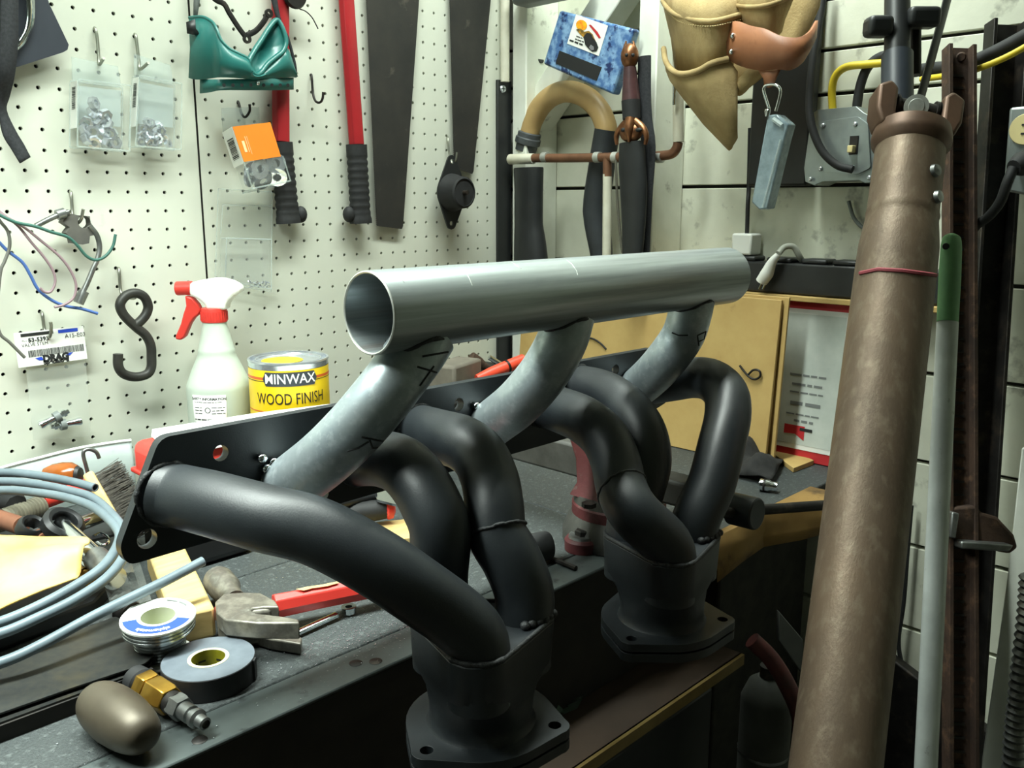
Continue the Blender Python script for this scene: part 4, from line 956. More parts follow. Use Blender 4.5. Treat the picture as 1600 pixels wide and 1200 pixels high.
# double-ended ring spanner and chrome handled ratchet
for (u, v, ro, lab) in ((48, 826, 0.0145, 'smaller black ring spanner end above the envelope'), (98, 820, 0.0215, 'larger black ring spanner end around the chrome bar')):
    p = PZ(u, v, 0.062); tag(MB().lathe([(ro * 0.62, 0.007), (ro * 0.8, 0.009), (ro, 0.005), (ro, -0.005), (ro * 0.8, -0.009), (ro * 0.62, -0.007), (ro * 0.62, 0.007)], 30, frame(p, (0.25, -0.55, 0.8))).build('ring_spanner', 'black_plastic'), lab, 'spanner')
a, b = seg((96, 820), (150, 872), 0.060, 0.05); tool('ratchet', 'chrome ratchet bar through the black ring, half under the envelope', 'ratchet', [('bar', MB().tube([a, b], [0.0095, 0.010, 0.0095], 16), 'chrome'), ('knob', MB().cyl(b, b + (b - a).normalized() * 0.03, 0.0125), 'bare_steel')], PZ(120, 870, 0.03))
a, b = seg((60, 838), (72, 846), 0.05); tool('wooden_dowel', 'short reddish dowel end between the spanner rings', 'dowel', [('rod', MB().tube([a, b], 0.0095, 14), 'wood_reddish'), ('band', MB().cyl(a, a.lerp(b, 0.2), 0.0099), 'bare_steel')], PZ(66, 860, 0.03))
a, b = seg((118, 822), (180, 798), 0.045); tool('socket_bar', 'bright chrome socket bar lying under the tubing', 'socket bar', [('bar', MB().tube([a, b], 0.0078, 16), 'chrome'), ('end', MB().cyl(b, b + (b - a).normalized() * 0.012, 0.0088), 'dark_steel')], PZ(150, 830, 0.03))
a, b = seg((135, 870), (172, 898), 0.040); tool('deep_socket', 'chrome deep socket beside the envelope corner', 'socket', [('body', MB().lathe([(0.007, 0), (0.0135, 0), (0.0138, 0.03), (0.0115, 0.036), (0.0115, (b - a).length + 0.012), (0, (b - a).length + 0.012)], 24, frame(a, b - a)), 'chrome'), ('drive_ring', MB().lathe([(0.0139, 0.010), (0.0142, 0.012), (0.0139, 0.014)], 24, frame(a, b - a)), 'dark_steel')], PZ(150, 890, 0.03))
a, b = seg((120, 896), (146, 904), 0.034); m = frame(a, b - a); tool('brass_fitting', 'hex brass fitting under the edge of the envelope', 'fitting', [('nut', MB().lathe([(0, 0), (0.0095, 0), (0.0095, 0.012), (0, 0.012)], 6, m), 'brass'), ('neck', MB().lathe([(0, 0.012), (0.0072, 0.012), (0.0072, 0.018), (0.009, 0.018), (0.009, 0.023), (0, 0.023)], 18, m), 'brass')], PZ(135, 915, 0.02))
a, b = seg((170, 790), (178, 860), 0.03); tool('key_ring', 'small black clip tangled behind the coil', 'clip', [('clip', MB().tube(spline([PZ(u, v, 0.03) for u, v in ((146, 838), (156, 834), (166, 838), (170, 846), (162, 852), (152, 848))], 4), 0.002, 8), 'chrome'), ('plate', MB().box((0, 0, 0), (0.03, 0.012, 0.003), T(*PZ(160, 838, 0.028))), 'black_plastic')], PZ(158, 850, 0.02))
# dark pile under it all: black tool tray
t = tag(MB().plate([(p.x, p.y) for p in [PZ(u, v, 0.0) for u, v in ((-200, 850), (60, 835), (176, 815), (226, 872), (150, 960), (0, 1020), (-200, 1080))]], (), 0.014, T(0, 0, 0.001)).build('tool_mat', 'black_plastic', bevel=0.003), 'dark tool tray holding the loose sockets and spanners', 'tray')

# --- yellow envelope
rows = []
for j in range(10):
    f = j / 9; row = []
    for i in range(15):
        g = i / 14
        L0 = PZ(-120, 822, 0.070); R0 = PZ(140, 838, 0.070); L1 = PZ(-120, 1020, 0.050); R1 = PZ(118, 900, 0.050)
        p = L0.lerp(R0, g).lerp(L1.lerp(R1, g), f)
        p = p + Vector((0, 0, 0.006 * math.sin(g * 7 + f * 4) * math.sin(f * PI) + 0.005 * math.sin(f * 9 - g * 3) + random.uniform(-0.0008, 0.0008)))
        if i == 14: p = p + (R0 - L0).normalized() * (0.0022 * (j % 2))
        row.append(p)
    rows.append(row)
tag(MB().grid(rows).build('envelope', 'envelope', sub=1, solid=0.002, ang=80), 'crumpled yellow padded envelope with a torn end', 'envelope')

# --- clear wrap, wooden block
mb = MB(); rows = []
for j in range(7):
    rows.append([PZ(150 + i * 13 + j * 4, 872 + j * 13 - i * 1, 0.022 + random.uniform(-0.006, 0.010)) for i in range(6)])
tag(MB().grid(rows).build('plastic_wrap', mat('wrap_film', (150, 155, 150), rough=0.15, alpha=0.35), ang=20), 'crumpled clear plastic wrap between the coil and wooden block', 'plastic wrap')
a, b = PZ(262, 862, 0.030), PZ(302, 956, 0.030); ax = (b - a).normalized(); sd = ax.cross(Vector((0, 0, 1)))
q = [a - ax * 0.03 - sd * 0.019, a - ax * 0.03 + sd * 0.019, b + sd * 0.019, b - sd * 0.019]
tag(MB().loft([[Vector((p.x, p.y, 0.0005)) for p in q], [Vector((p.x, p.y, 0.030)) for p in q]]).build('wooden_block', 'wood_pale', bevel=0.003), 'pale wooden block lying under the end of the flange', 'wooden block')
# dark cylinder plug by the spool
a, b = seg((208, 962), (185, 950), 0.018); tool('threaded_plug', 'dark threaded plug just behind the solder spool', 'plug', [('thread', MB().lathe([(0, 0)] + [p for k in range(6) for p in ((0.0125, k * 0.003), (0.0112, k * 0.003 + 0.0015))] + [(0, 0.018)], 20, frame(a, b - a)), 'dark_steel'), ('tip', MB().lathe([(0, -0.006), (0.008, -0.005), (0.0095, 0), (0, 0)], 18, frame(a, b - a)), 'bare_steel')], PZ(200, 975, 0.0))

# --- solder spool
zsp = 0.046
c = PZ(247, 963, zsp); r_ = 56 * depth(c) / F
t = thing('solder_spool', 'spool of solder with a white and blue printed end', 'spool', (c.x, c.y, 0))
axs = (Vector((0, 0, 1)) + (CAM - c).normalized() * 0.10).normalized(); m = frame((c.x, c.y, zsp), axs, RT)
MB().lathe([(r_ * 0.46, 0.0006), (r_ * 0.98, 0.0006), (r_, 0), (r_, -0.0016), (r_ * 0.46, -0.0016), (r_ * 0.46, 0.0006)], 44, m).build('end_disc', 'paper_white', t)
MB().lathe([(r_ * 0.46, 0.0003), (r_ * 0.44, -0.012), (r_ * 0.40, -0.030), (0.0, -0.030)], 30, m).build('core', mat('spool_core', (200, 204, 180), rough=0.5), t)
for k in range(11): z = -0.0035 - k * 0.0032; rr = r_ * (0.93 if k < 3 else 0.72 - 0.01 * k); MB().tube([m @ Vector((rr * math.cos(a), rr * math.sin(a), z)) for a in [2 * PI * j / 40 for j in range(40)]], 0.0016, 6, closed=True).build('solder_turn', 'solder', t)
MB().lathe([(0, -0.0385), (r_ * 0.85, -0.0385), (r_ * 0.85, -0.0372), (0, -0.0372)], 36, m).build('end_disc', 'paper_white', t)
MB().lathe([(r_ * 0.62, -0.003), (r_ * 0.62, -0.038)], 30, m).build('winding', 'solder', t)
MB().add([m @ Vector((q * r_ * math.cos(a), q * r_ * math.sin(a), 0.0009)) for q in (0.56, 0.92) for a in [math.radians(205 + 150 * j / 20) for j in range(21)]], [(j, j + 1, 22 + j, 21 + j) for j in range(20)]).build('blue_band', 'print_blue', t)
def arc_text(rad, a_mid, flip=1): return lambda x, y: m @ Vector(((rad + y * flip) * math.cos(a_mid - flip * x / rad), (rad + y * flip) * math.sin(a_mid - flip * x / rad), 0.0013))
MB().text('alphametals', arc_text(r_ * 0.80, math.radians(280), 1), 0.0062, bold=0.0001).build('band_text', 'paper_white', t, kind='stuff')
MB().bars(arc_text(r_ * 0.82, math.radians(70), 1), 0.022, 0.003).build('disc_text', 'print_grey', t, kind='stuff')

# --- roll of electrical tape
c = PZ(325.5, 1028, 0.020); r_ = 0.0385
t = thing('tape_roll', 'roll of black electrical tape with a yellow core', 'tape', (c.x, c.y, 0))
m = T(c.x, c.y, 0)
MB().lathe([(0.0168, 0.0198), (r_ - 0.0004, 0.0198), (r_, 0.0194), (r_, 0.0006), (0.0168, 0.0006)], 64, m).build('tape', 'black_rubber', t)
MB().lathe([(0.0168, 0.0200), (r_ - 0.0006, 0.0200)], 64, m).build('tape_face', 'tape_top', t)
MB().lathe([(0.0140, 0.0006), (0.0140, 0.0204), (0.0170, 0.0204), (0.0170, 0.0006)], 40, m).build('core', 'tape_core', t)
MB().lathe([(0.0138, 0.0004), (0.0138, 0.0200)], 40, m).build('liner', 'tape_liner', t)
tb = MB(); 
for k in range(4): tb.bars(on_cyl(Vector((c.x, c.y, 0)), -0.0137, k * 1.6, 0.011), 0.016, 0.003)
tb.build('liner_text', 'print_black', t, kind='stuff')
tl_ = c + Vector((RT.x, RT.y, 0)).normalized() * r_
MB().box((0, 0, 0), (0.003, 0.006, 0.018), T(tl_.x, tl_.y, 0.0102) @ R(-0.8, 'Z')).build('tape_tail', 'black_rubber', t)

# --- brass and steel air coupler
a, b = PZ(214, 1062, 0.016), PZ(322, 1132, 0.012); m = frame(a, b - a); l = (b - a).length
t = thing('air_coupler', 'brass and steel air hose coupler lying in front of the tape', 'coupler', (a + b) / 2 * 1.0 - Vector((0, 0, 0.014)))
MB().lathe([(0, -0.004), (0.0112, -0.003), (0.0118, l * 0.08), (0.0098, l * 0.10), (0, l * 0.10)], 26, m).build('hose_end', 'black_rubber', t)
MB().lathe([(0, l * 0.10), (0.0120, l * 0.10), (0.0128, l * 0.13), (0.0128, l * 0.20), (0.0118, l * 0.23), (0, l * 0.23)], 6, m).build('brass_nut', 'brass', t, ang=20, bevel=0.0006)
MB().lathe([(0, l * 0.24), (0.0118, l * 0.24), (0.0126, l * 0.27), (0.0126, l * 0.47), (0.0112, l * 0.51), (0, l * 0.51)], 6, m).build('brass_nut', 'brass', t, ang=20, bevel=0.0006)
MB().lathe([(0, l * 0.51), (0.0092, l * 0.51), (0.0092, l * 0.58), (0, l * 0.58)], 22, m).build('collar', 'dark_steel', t)
MB().lathe([(0, l * 0.57), (0.0098, l * 0.57), (0.0104, l * 0.60), (0.0104, l * 0.66), (0.0094, l * 0.69), (0, l * 0.69)], 6, m).build('steel_nut', 'bare_steel', t, ang=20)
MB().lathe([(0, l * 0.69), (0.0072, l * 0.69), (0.0072, l * 0.80), (0.0055, l * 0.81), (0.0055, l * 0.84), (0.0076, l * 0.85), (0.0076, l * 0.89), (0.0052, l * 0.91), (0.0050, l * 0.99), (0.0034, l), (0.0034, l * 0.97), (0, l * 0.97)], 24, m).build('plug', 'bare_steel', t)

# --- rounded bronze weight
a, b = PZ(151, 1098, 0.020), PZ(222, 1150, 0.020); ax = (b - a); l = ax.length / 2 + 0.008; m = frame((a + b) / 2 + Vector((0, 0, 0.001)), ax)
pf = []
for k in range(17):
    th = PI * k / 16; pf.append((0.0208 * math.sin(th) ** 0.52, -l * (abs(math.cos(th)) ** 0.85) * (1 if math.cos(th) > 0 else -1)))
pf = [(r * (1 - 0.10 * (z / l)) if z > 0 else r, z) for r, z in pf]
tag(MB().lathe(pf, 32, m).build('bronze_weight', 'egg_bronze', ang=60), 'smooth egg shaped bronze weight at the bench front', 'weight')

# --- black sheet metal offcuts
def sheet(label, px, z, th):
    return tag(MB().plate(rounded([(p.x, p.y) for p in [PZ(u, v, z) for u, v in px]], 0.006), (), th, T(0, 0, z - th)).build('metal_sheet', 'sheet_black', bevel=0.0006, seg=1), label, 'sheet metal')
sheet('upper dark sheet metal offcut in front of the tubing', ((-80, 1072), (60, 1008), (182, 962), (243, 1020), (228, 1036), (110, 1075), (-80, 1142)), 0.020, 0.002)
sheet('lower dark sheet metal offcut under the first one', ((-80, 1082), (60, 1016), (150, 985), (240, 1032), (222, 1048), (110, 1088), (-80, 1158)), 0.0155, 0.002)
tag(MB().box((-0.60, -0.49, 0.0068), (0.18, 0.10, 0.0135), R(0.0, 'Z')).build('wood_shim', 'bench_wood'), 'dark wooden shim hidden beneath the sheet metal offcuts', 'wood shim')

# --- claw hammer
t = thing('claw_hammer', 'worn claw hammer with a red handle lying on the bench', 'hammer', PZ(400, 960, 0.0))
def prism(px, z0, z1, ref=None):
    q = [PZ(u, v, z1 if ref is None else ref) for u, v in px]
    return MB().loft([[Vector((p.x, p.y, z0)) for p in q], [Vector((p.x, p.y, z1)) for p in q]])
mh = mat('hammer_steel', (146, 142, 130), (84, 80, 74), rough=0.42, metal=0.45, scale=60, c3=(150, 148, 138), scale3=60)
prism([(336, 940), (350, 927), (382, 925), (407, 926), (430, 938), (436, 948), (412, 948), (395, 950), (392, 953), (400, 958), (436, 962), (466, 967), (468, 973), (440, 973), (400, 973), (352, 968), (338, 956)], 0.022, 0.038).build('claw', mh, t, bevel=0.0015)
prism([(338, 948), (352, 934), (390, 934), (410, 950), (430, 975), (472, 996), (470, 1006), (420, 998), (380, 985), (345, 972)], 0.001, 0.012, 0.012).build('claw', mh, t, bevel=0.0015)
prism([(338, 944), (352, 930), (402, 930), (428, 940), (424, 952), (390, 956), (352, 966), (340, 956)], 0.002, 0.036, 0.036).build('head', mh, t, bevel=0.003)
a, b = PZ(368, 938, 0.022), PZ(347, 914, 0.022); m = frame(a, b - a); l = (b - a).length
MB().lathe([(0, 0), (0.010, 0), (0.0105, l * 0.4), (0.0150, l * 0.7), (0.0155, l * 1.25), (0.0140, l * 1.4), (0, l * 1.42)], 24, m).build('face', mh, t)
MB().add([PZ(336, 948, 0.030), PZ(351, 969, 0.030), PZ(351, 980, 0.012), PZ(337, 968, 0.012)], [(0, 1, 2, 3)]).build('red_paint_patch', 'red_paint', t, solid=0.001)
a, b = PZ(428, 948, 0.024), PZ(640, 905, 0.022); 
MB().tube([a, a.lerp(b, 0.3), b], [0.0125, 0.0118, 0.0125], 8, sq=(1.0, 0.85)).build('handle', 'red_plastic', t, ang=25, bevel=0.001)
wp = MB(); pw = Plane2(a.lerp(b, 0.15) + Vector((0, 0, 0.0132)), a.lerp(b, 0.45) + Vector((0, 0, 0.0128)), a.lerp(b, 0.15) + Vector((0.004, -0.006, 0.0115)))
pw.poly(wp, [(0, 0.1), (0.3, 0), (0.6, 0.2), (1, 0.1), (0.95, 0.6), (0.6, 0.9), (0.3, 0.7), (0.05, 0.9)], 0.0008); wp.build('worn_patch', 'wood_pale', t)
# spanner under the handle
a, b = PZ(440, 1000, 0.004), PZ(545, 952, 0.005); ax = (b - a).normalized()
tool('spanner', 'slim chrome spanner lying under the hammer handle', 'spanner', [('shaft', MB().tube([a, a.lerp(b, 0.8)], 0.0042, 10, sq=(0.7, 1.0)), 'chrome'), ('ring_end', MB().lathe([(0.0035, 0.003), (0.0075, 0.003), (0.0075, -0.003), (0.0035, -0.003), (0.0035, 0.003)], 18, T(*b)), 'chrome')], PZ(490, 985, 0.0))
# pliers and wooden rule glimpsed between the tubes
a, b = PZ(560, 800, 0.03), PZ(606, 796, 0.03)
tool('cutting_pliers', 'black and red handled pliers glimpsed between the header tubes', 'pliers', [('grip', MB().tube(spline([a - (b - a) * 0.6, a, a.lerp(b, 0.5), b], 4), [0.009, 0.012, 0.013, 0.011], 14), 'black_rubber'), ('grip_tip', MB().lathe([(0.0105, -0.003), (0.0128, 0), (0.0115, 0.006), (0.005, 0.009)], 18, frame(b, b - a)), 'red_plastic')], PZ(585, 812, 0.0))
a, b = PZ(545, 783, 0.045), PZ(585, 773, 0.045); tool('chisel', 'knurled bar tool with a bright blade behind the first tubes', 'chisel', [('grip', MB().tube([a - (b - a) * 0.5, b], 0.007, 12), 'black_plastic'), ('blade', MB().plate([(p.x, p.y) for p in [PZ(u, v, 0.045) for u, v in ((583, 772), (608, 764), (628, 792), (622, 790), (590, 782))]], (), 0.003, T(0, 0, 0.043)), 'chrome')], PZ(580, 800, 0.0))
q = [PZ(u, v, 0.012) for u, v in ((560, 818), (660, 808), (662, 838), (560, 848))]
tag(MB().loft([[p - Vector((0, 0, 0.011)) for p in q], q]).build('wooden_strip', 'wood_pale', bevel=0.001), 'short pale wooden strip glimpsed between the header tubes', 'wooden strip')

# --- clutter behind the flange
t = thing('pry_bar', 'stubby brown hammer head poking above the flange', 'hammer', PY(745, 575, -0.12))
a, b = PY(736, 558, -0.12), PY(785, 592, -0.14); MB().tube([a, a.lerp(b, 0.25), a.lerp(b, 0.4), b], [0.010, 0.010, 0.0072, 0.0072], 10).build('head', 'rust', t)
MB().tube([b, b + (b - a) * 0.5], 0.007, 10).build('shaft', 'dark_steel', t)
a, b = PY(715, 575, -0.16), PY(758, 592, -0.18)
tool('open_spanner', 'small grey open ended spanner above the flange', 'spanner', [('shaft', MB().tube(spline([a, PY(722, 584, -0.165), PY(738, 588, -0.17), b], 4), [0.006, 0.004, 0.004, 0.005], 8, sq=(1, 0.5)), 'bare_steel'), ('jaw', MB().lathe([(0.003, 0.002), (0.007, 0.002), (0.007, -0.002), (0.003, -0.002), (0.003, 0.002)], 14, frame(a, (0, -1, 0.3))), 'bare_steel')], PY(735, 592, -0.17))
a, b = PY(764, 558, -0.10), PY(800, 580, -0.12); tool('chrome_rod', 'short bright chrome rod behind the flange', 'rod', [('rod', MB().tube([a, b], 0.0048, 12), 'chrome'), ('collar', MB().cyl(b, b + (b - a) * 0.3, 0.0062), 'dark_steel')], PY(790, 585, -0.11))
a, b = PY(745, 592, -0.20), PY(818, 562, -0.22); tool('marker_handle', 'bright orange red tool grip above the flange', 'tool handle', [('grip', MB().tube(spline([a, a.lerp(b, 0.3), a.lerp(b, 0.7), b], 3), [0.007, 0.0098, 0.0105, 0.010], 12), mat('orange_red', (236, 78, 52), rough=0.45)), ('mark', MB().cyl(a.lerp(b, 0.62), a.lerp(b, 0.66), 0.0112), 'dark_steel')], PY(780, 598, -0.21))
tag(MB().box((0, 0, 0), (0.09, 0.05, 0.06), T(*PY(712, 592, -0.17)) @ R(0.3, 'Z')).build('sanding_block', mat('block_grey', (118, 112, 100), (100, 94, 84), rough=0.8, scale=30), bevel=0.005), 'grey brown block behind the flange between two runners', 'block')
tag(MB().box((0, 0, 0), (0.10, 0.06, 0.024), T(*PY(746, 582, -0.10)) @ R(0.15, 'Z')).build('dark_tool_box', 'black_plastic', bevel=0.004), 'flat black box behind the hammer head above the flange', 'box')
# support pile hidden behind the flange
tag(MB().box((0.13, -0.13, 0.045), (0.22, 0.16, 0.09)).build('parts_chest', 'black_plastic', bevel=0.004), 'black parts chest under the clutter at the back corner', 'chest')
# metal shavings
mb = MB()
for k in range(2600):
    if k < 1500:
        x = random.gauss(-0.30, 0.06); y = random.gauss(-0.588, 0.022)
    else: x = random.uniform(-0.62, 0.0); y = random.uniform(-0.65, -0.40)
    if y < -0.652 or y > -0.3: continue
    s_ = random.uniform(0.0002, 0.0007) * (1.6 if random.random() < 0.05 else 1); mb.box((0, 0, 0), (s_, s_ * random.uniform(0.6, 2), s_ * 0.6), T(x, y, 0.0006) @ R(random.uniform(0, 3), 'Z'))
o = mb.build('metal_shavings', 'zinc'); o['kind'] = 'stuff'; tag(o, 'fine bright metal shavings scattered over the bench top', 'shavings')

# ------------------------------------------------------------------ vise
vx, vy = 0.035, -0.612
t = thing('bench_vise', 'red cast iron bench vise on a grey swivel base, gripping the header flange', 'vise', (vx, vy, 0))
MB().lathe([(0, 0.001), (0.068, 0.001), (0.068, 0.012), (0.061, 0.030), (0.058, 0.034), (0, 0.034)], 40, T(vx, vy, 0)).build('base', 'vise_grey', t, ang=40)
MB().lathe([(0, 0.034), (0.057, 0.034), (0.057, 0.046), (0.055, 0.048), (0, 0.048)], 40, T(vx, vy, 0)).build('swivel_ring', 'vise_red', t)
MB().lathe([(0, 0.048), (0.055, 0.048), (0.053, 0.058), (0.0, 0.058)], 40, T(vx, vy, 0)).build('swivel_top', 'vise_grey', t)
def rrect(x0, x1, y0, y1, z, r=0.006): return [Vector((a, b, z)) for a, b in rounded([(x0, y0), (x1, y0), (x1, y1), (x0, y1)], r)]
MB().loft([rrect(vx - 0.048, vx + 0.048, vy - 0.040, vy + 0.040, 0.057), rrect(vx - 0.042, vx + 0.042, vy - 0.034, vy + 0.034, 0.072), rrect(vx - 0.038, vx + 0.038, vy - 0.020, vy + 0.040, 0.100), rrect(vx - 0.038, vx + 0.038, vy + 0.022, vy + 0.056, 0.135)]).build('body', 'vise_red', t, ang=40)
bt = MB(); pf = Plane2((vx - 0.031, vy - 0.0325, 0.110), (vx + 0.031, vy - 0.0325, 0.110), (vx - 0.031, vy - 0.034, 0.060))
lf = Plane2((vx - 0.0385, vy + 0.016, 0.112), (vx - 0.0385, vy - 0.024, 0.112), (vx - 0.046, vy + 0.016, 0.060))
for k, ch in enumerate(('S', 'L')): lf.text(bt, ch, 0.50 + 0.05 * k, 0.15 + 0.26 * k, 0.013, h=0.0012)
bt.build('cast_letters', 'vise_grey', t, kind='stuff')
MB().box((vx, -0.575, 0.158), (0.085, 0.030, 0.036)).build('rear_jaw', 'vise_grey', t, bevel=0.003)
MB().box((vx, -0.6195, 0.126), (0.085, 0.036, 0.020)).build('front_jaw', 'vise_grey', t, bevel=0.003)
MB().box((vx, -0.47, 0.090), (0.044, 0.24, 0.042)).build('slide_beam', 'vise_grey', t, bevel=0.004)
MB().box((vx, -0.685, 0.080), (0.036, 0.10, 0.030)).build('slide_beam', 'vise_grey', t, bevel=0.004)
s0 = Vector((vx, -0.72, 0.074)); e = PX(1168, 800, vx); s1 = Vector((vx, e.y + 0.004, e.z)); ax = (s1 - s0).normalized()
MB().tube([s0, s1], 0.009, 16).build('spindle', 'bare_steel', t)
MB().cyl(s1 - ax * 0.016, s1 + ax * 0.016, 0.0175, 26).build('spindle_head', 'black_satin', t, bevel=0.002)
h1 = PD(1306, 788, depth(s1) + 0.055); hd_ = (h1 - s1)
hb = MB().tube([s1 - hd_ * 0.25, h1], 0.0058, 12).build('handle', 'dark_steel', t)
MB().ell(h1, (0.0085, 0.0085, 0.0085), 14, 9).build('handle_knob', 'dark_steel', hb, ang=70)
p = PZ(910, 858, 0.0)
MB().lathe([(0, 0), (0.021, 0), (0.0215, 0.012), (0.019, 0.015), (0, 0.015)], 28, T(p.x, p.y, 0.0005)).build('base_lug', 'vise_red', t)
n_ = MB().lathe([(0, 0.0155), (0.017, 0.0155), (0.016, 0.0185), (0, 0.0185)], 24, T(p.x, p.y, 0)).build('bolt_washer', 'bare_steel', t)
MB().lathe([(0, 0.0185), (0.0095, 0.0185), (0.0095, 0.0235), (0.008, 0.0250), (0, 0.0250)], 6, T(p.x, p.y, 0) @ R(0.4, 'Z')).build('bolt_head', 'dark_steel', t, ang=20)
p = PZ(920, 792, 0.058); MB().lathe([(0, 0), (0.0085, 0), (0.0085, 0.005), (0, 0.005)], 6, T(p.x, p.y, 0.058)).build('clamp_bolt', 'dark_steel', t, ang=20)
# black rubber mallet in front of the vise
a, b = PZ(800, 862, 0.017), PZ(858, 852, 0.017); ax = (b - a).normalized()
tool('rubber_mallet', 'black rubber cylinder lying on the bench between the collectors', 'mallet', [('head', MB().lathe([(0, 0), (0.0155, 0), (0.0168, 0.003), (0.0168, (b - a).length - 0.003), (0.0155, (b - a).length), (0, (b - a).length)], 26, frame(a, ax)), 'black_rubber'), ('handle', MB().tube([a.lerp(b, 0.4), a.lerp(b, 0.4) + Vector((-0.03, 0.12, 0.0))], 0.007, 10), 'wood_brown')], PZ(830, 875, 0))
a, b = PZ(860, 872, 0.003), PZ(900, 888, 0.003); tag(MB().tube([a, b], 0.003, 8).build('steel_pin', 'dark_steel'), 'thin dark steel pin beside the black mallet cylinder', 'pin')

# ------------------------------------------------------------------ right end of the bench
# kraft paper hanging over the bench edge
top_ = [PZ(u, v, 0.0022) for u, v in ((1100, 838), (1150, 815), (1195, 802), (1245, 796), (1300, 786), (1350, 780))]
top_ = [Vector((p.x, min(p.y, -0.7015), p.z)) for p in top_]
rows = [[Vector((p.x, -0.692, 0.0022)) for p in top_], top_]
for k, f in enumerate((0.018, 0.036, 0.052)):
    rows.append([p + Vector((0.003 * math.sin(i * 2.1 + k), -0.004 - 0.004 * math.sin(i * 1.7 + k), -f * (1.05 - 0.08 * i))) for i, p in enumerate(top_)])
tag(MB().grid(rows).build('kraft_paper', 'kraft_paper', solid=0.001, ang=30), 'crumpled brown kraft paper hanging over the bench corner', 'paper')
# dark rag
rows = []
for j in range(9):
    row = []
    for i in range(14):
        g, f = i / 13, j / 8; p = PZ(1125 + 100 * g - 20 * f, 700 + 26 * g + 36 * f, 0.0)
        row.append(Vector((p.x, p.y, 0.004 + 0.045 * math.sin(PI * min(1, max(0, f))) * math.sin(PI * g) ** 0.8 * (0.6 + 0.4 * math.sin(g * 11 + f * 8)) + 0.012 * random.random())))
    rows.append(row)
tag(MB().grid(rows).build('black_rag', 'rag_black', sub=1, solid=0.002, ang=80), 'crumpled black rag on the bench below the tan panel', 'rag')
a, b = PZ(1188, 757, 0.009), PZ(1208, 760, 0.009)
tool('small_socket', 'small chrome socket beside the black rag', 'socket', [('body', MB().lathe([(0.004, 0), (0.0088, 0), (0.009, 0.012), (0.007, 0.016), (0.007, 0.024), (0, 0.024)], 18, frame(a, b - a)), 'chrome'), ('ring', MB().lathe([(0.0091, 0.005), (0.0094, 0.0065), (0.0091, 0.008)], 18, frame(a, b - a)), 'dark_steel')], PZ(1198, 768, 0))
q = [PZ(u, v, 0.008) for u, v in ((1205, 706), (1235, 703), (1272, 719), (1240, 731))]
tag(MB().loft([[p - Vector((0, 0, 0.0078)) for p in q], q]).build('plywood_scrap', 'wood_tan', bevel=0.0006, seg=1), 'small plywood scrap lying in front of the certificate', 'plywood')
# tan panels leaning on the right-hand wall
def lean(label, name, m, u0, u1, vtop_r, th, xb, xt, y0=None, y1=None, zt=0.26, cat='panel', bev=0.001):
    q = [Vector((xb, y0, 0.001)), Vector((xb, y1, 0.001)), Vector((xt, y1, zt)), Vector((xt, y0, zt))]
    n = (q[1] - q[0]).cross(q[3] - q[0]).normalized(); n = n if n.x > 0 else -n
    return MB().loft([[p + n * th for p in q], q]), q
ya = PX(1208, 600, 0.435).y; yb = PX(1222, 600, 0.449).y
mb, q = lean('', '', '', 0, 0, 0, 0.006, 0.424, 0.445, ya, -0.06, 0.258); tag(mb.build('tan_panel', 'wood_tan', bevel=0.001), 'large tan hardboard panel leaning on the right wall', 'panel')
mb, q = lean('', '', '', 0, 0, 0, 0.005, 0.4375, 0.4540, yb, -0.10, 0.262); tag(mb.build('tan_panel', 'wood_tan', bevel=0.001), 'second tan hardboard sheet behind the large panel', 'panel')
p = PX(1168, 582, 0.4345); tag(wire('wire_hanger', [p + Vector((-0.004, d_[0], d_[1])) for d_ in ((0.012, 0.010), (0.004, 0.002), (-0.006, -0.006), (-0.016, -0.008), (-0.024, -0.002), (-0.022, 0.006), (-0.012, 0.006), (-0.004, -0.002))], 0.0018, 'dark_steel'), 'small twisted wire hanging on the tan panel', 'wire')
p = PX(925, 535, 0.438); tag(wire('cable_end', [p + Vector((-0.003, d_[0], d_[1])) for d_ in ((0.03, 0.006), (0.0, 0.008), (-0.02, 0.002), (-0.035, -0.008))], 0.0016, 'black_rubber'), 'thin black cable against the tan panel behind the runners', 'cable')
# certificate in a red frame
mb, q = lean('', '', '', 0, 0, 0, 0.008, 0.497, 0.514, -0.745, -0.40, 0.252)
t = thing('certificate_frame', 'red bordered certificate leaning behind the drive shaft', 'certificate', (0.50, -0.63, 0.0))
mb.build('backing', 'print_red', t, bevel=0.001)
cp = Plane2(q[2], q[3], q[1])
k_ = MB(); cp.rect(k_, 0.03, 0.05, 0.97, 0.93, 0.0012); pp = k_.build('paper', 'paper_white', t)
k_ = MB(); cp.rect(k_, 0.05, 0.08, 0.78, 0.90, 0.0016); k_.build('inner_sheet', mat('paper_grey', (206, 212, 204), (190, 198, 190), rough=0.7, scale=24), t)
for b, s_, w_ in ((0.50, 0.005, 0.06), (0.56, 0.006, 0.05), (0.61, 0.004, 0.055), (0.68, 0.009, 0.05), (0.75, 0.004, 0.06), (0.79, 0.006, 0.032)):
    k_ = MB(); plane_bars(cp, k_, 0.63, b - 0.04, w_, s_, 0.0022); k_.build('print_line', 'print_grey', pp, kind='stuff')
k_ = MB(); cp.poly(k_, [(0.54, 0.78), (0.64, 0.78), (0.64, 0.87), (0.595, 0.835), (0.54, 0.84)], 0.0022); k_.build('ribbon', 'print_red', pp)
k_ = MB(); plane_bars(cp, k_, 0.66, 0.80, 0.030, 0.008, 0.0026); k_.build('print_line', 'print_black', pp, kind='stuff')
k_ = MB(); cp.rect(k_, 0.79, 0.055, 0.795, 0.93, 0.0018); k_.build('crease', 'paper_grey', pp)

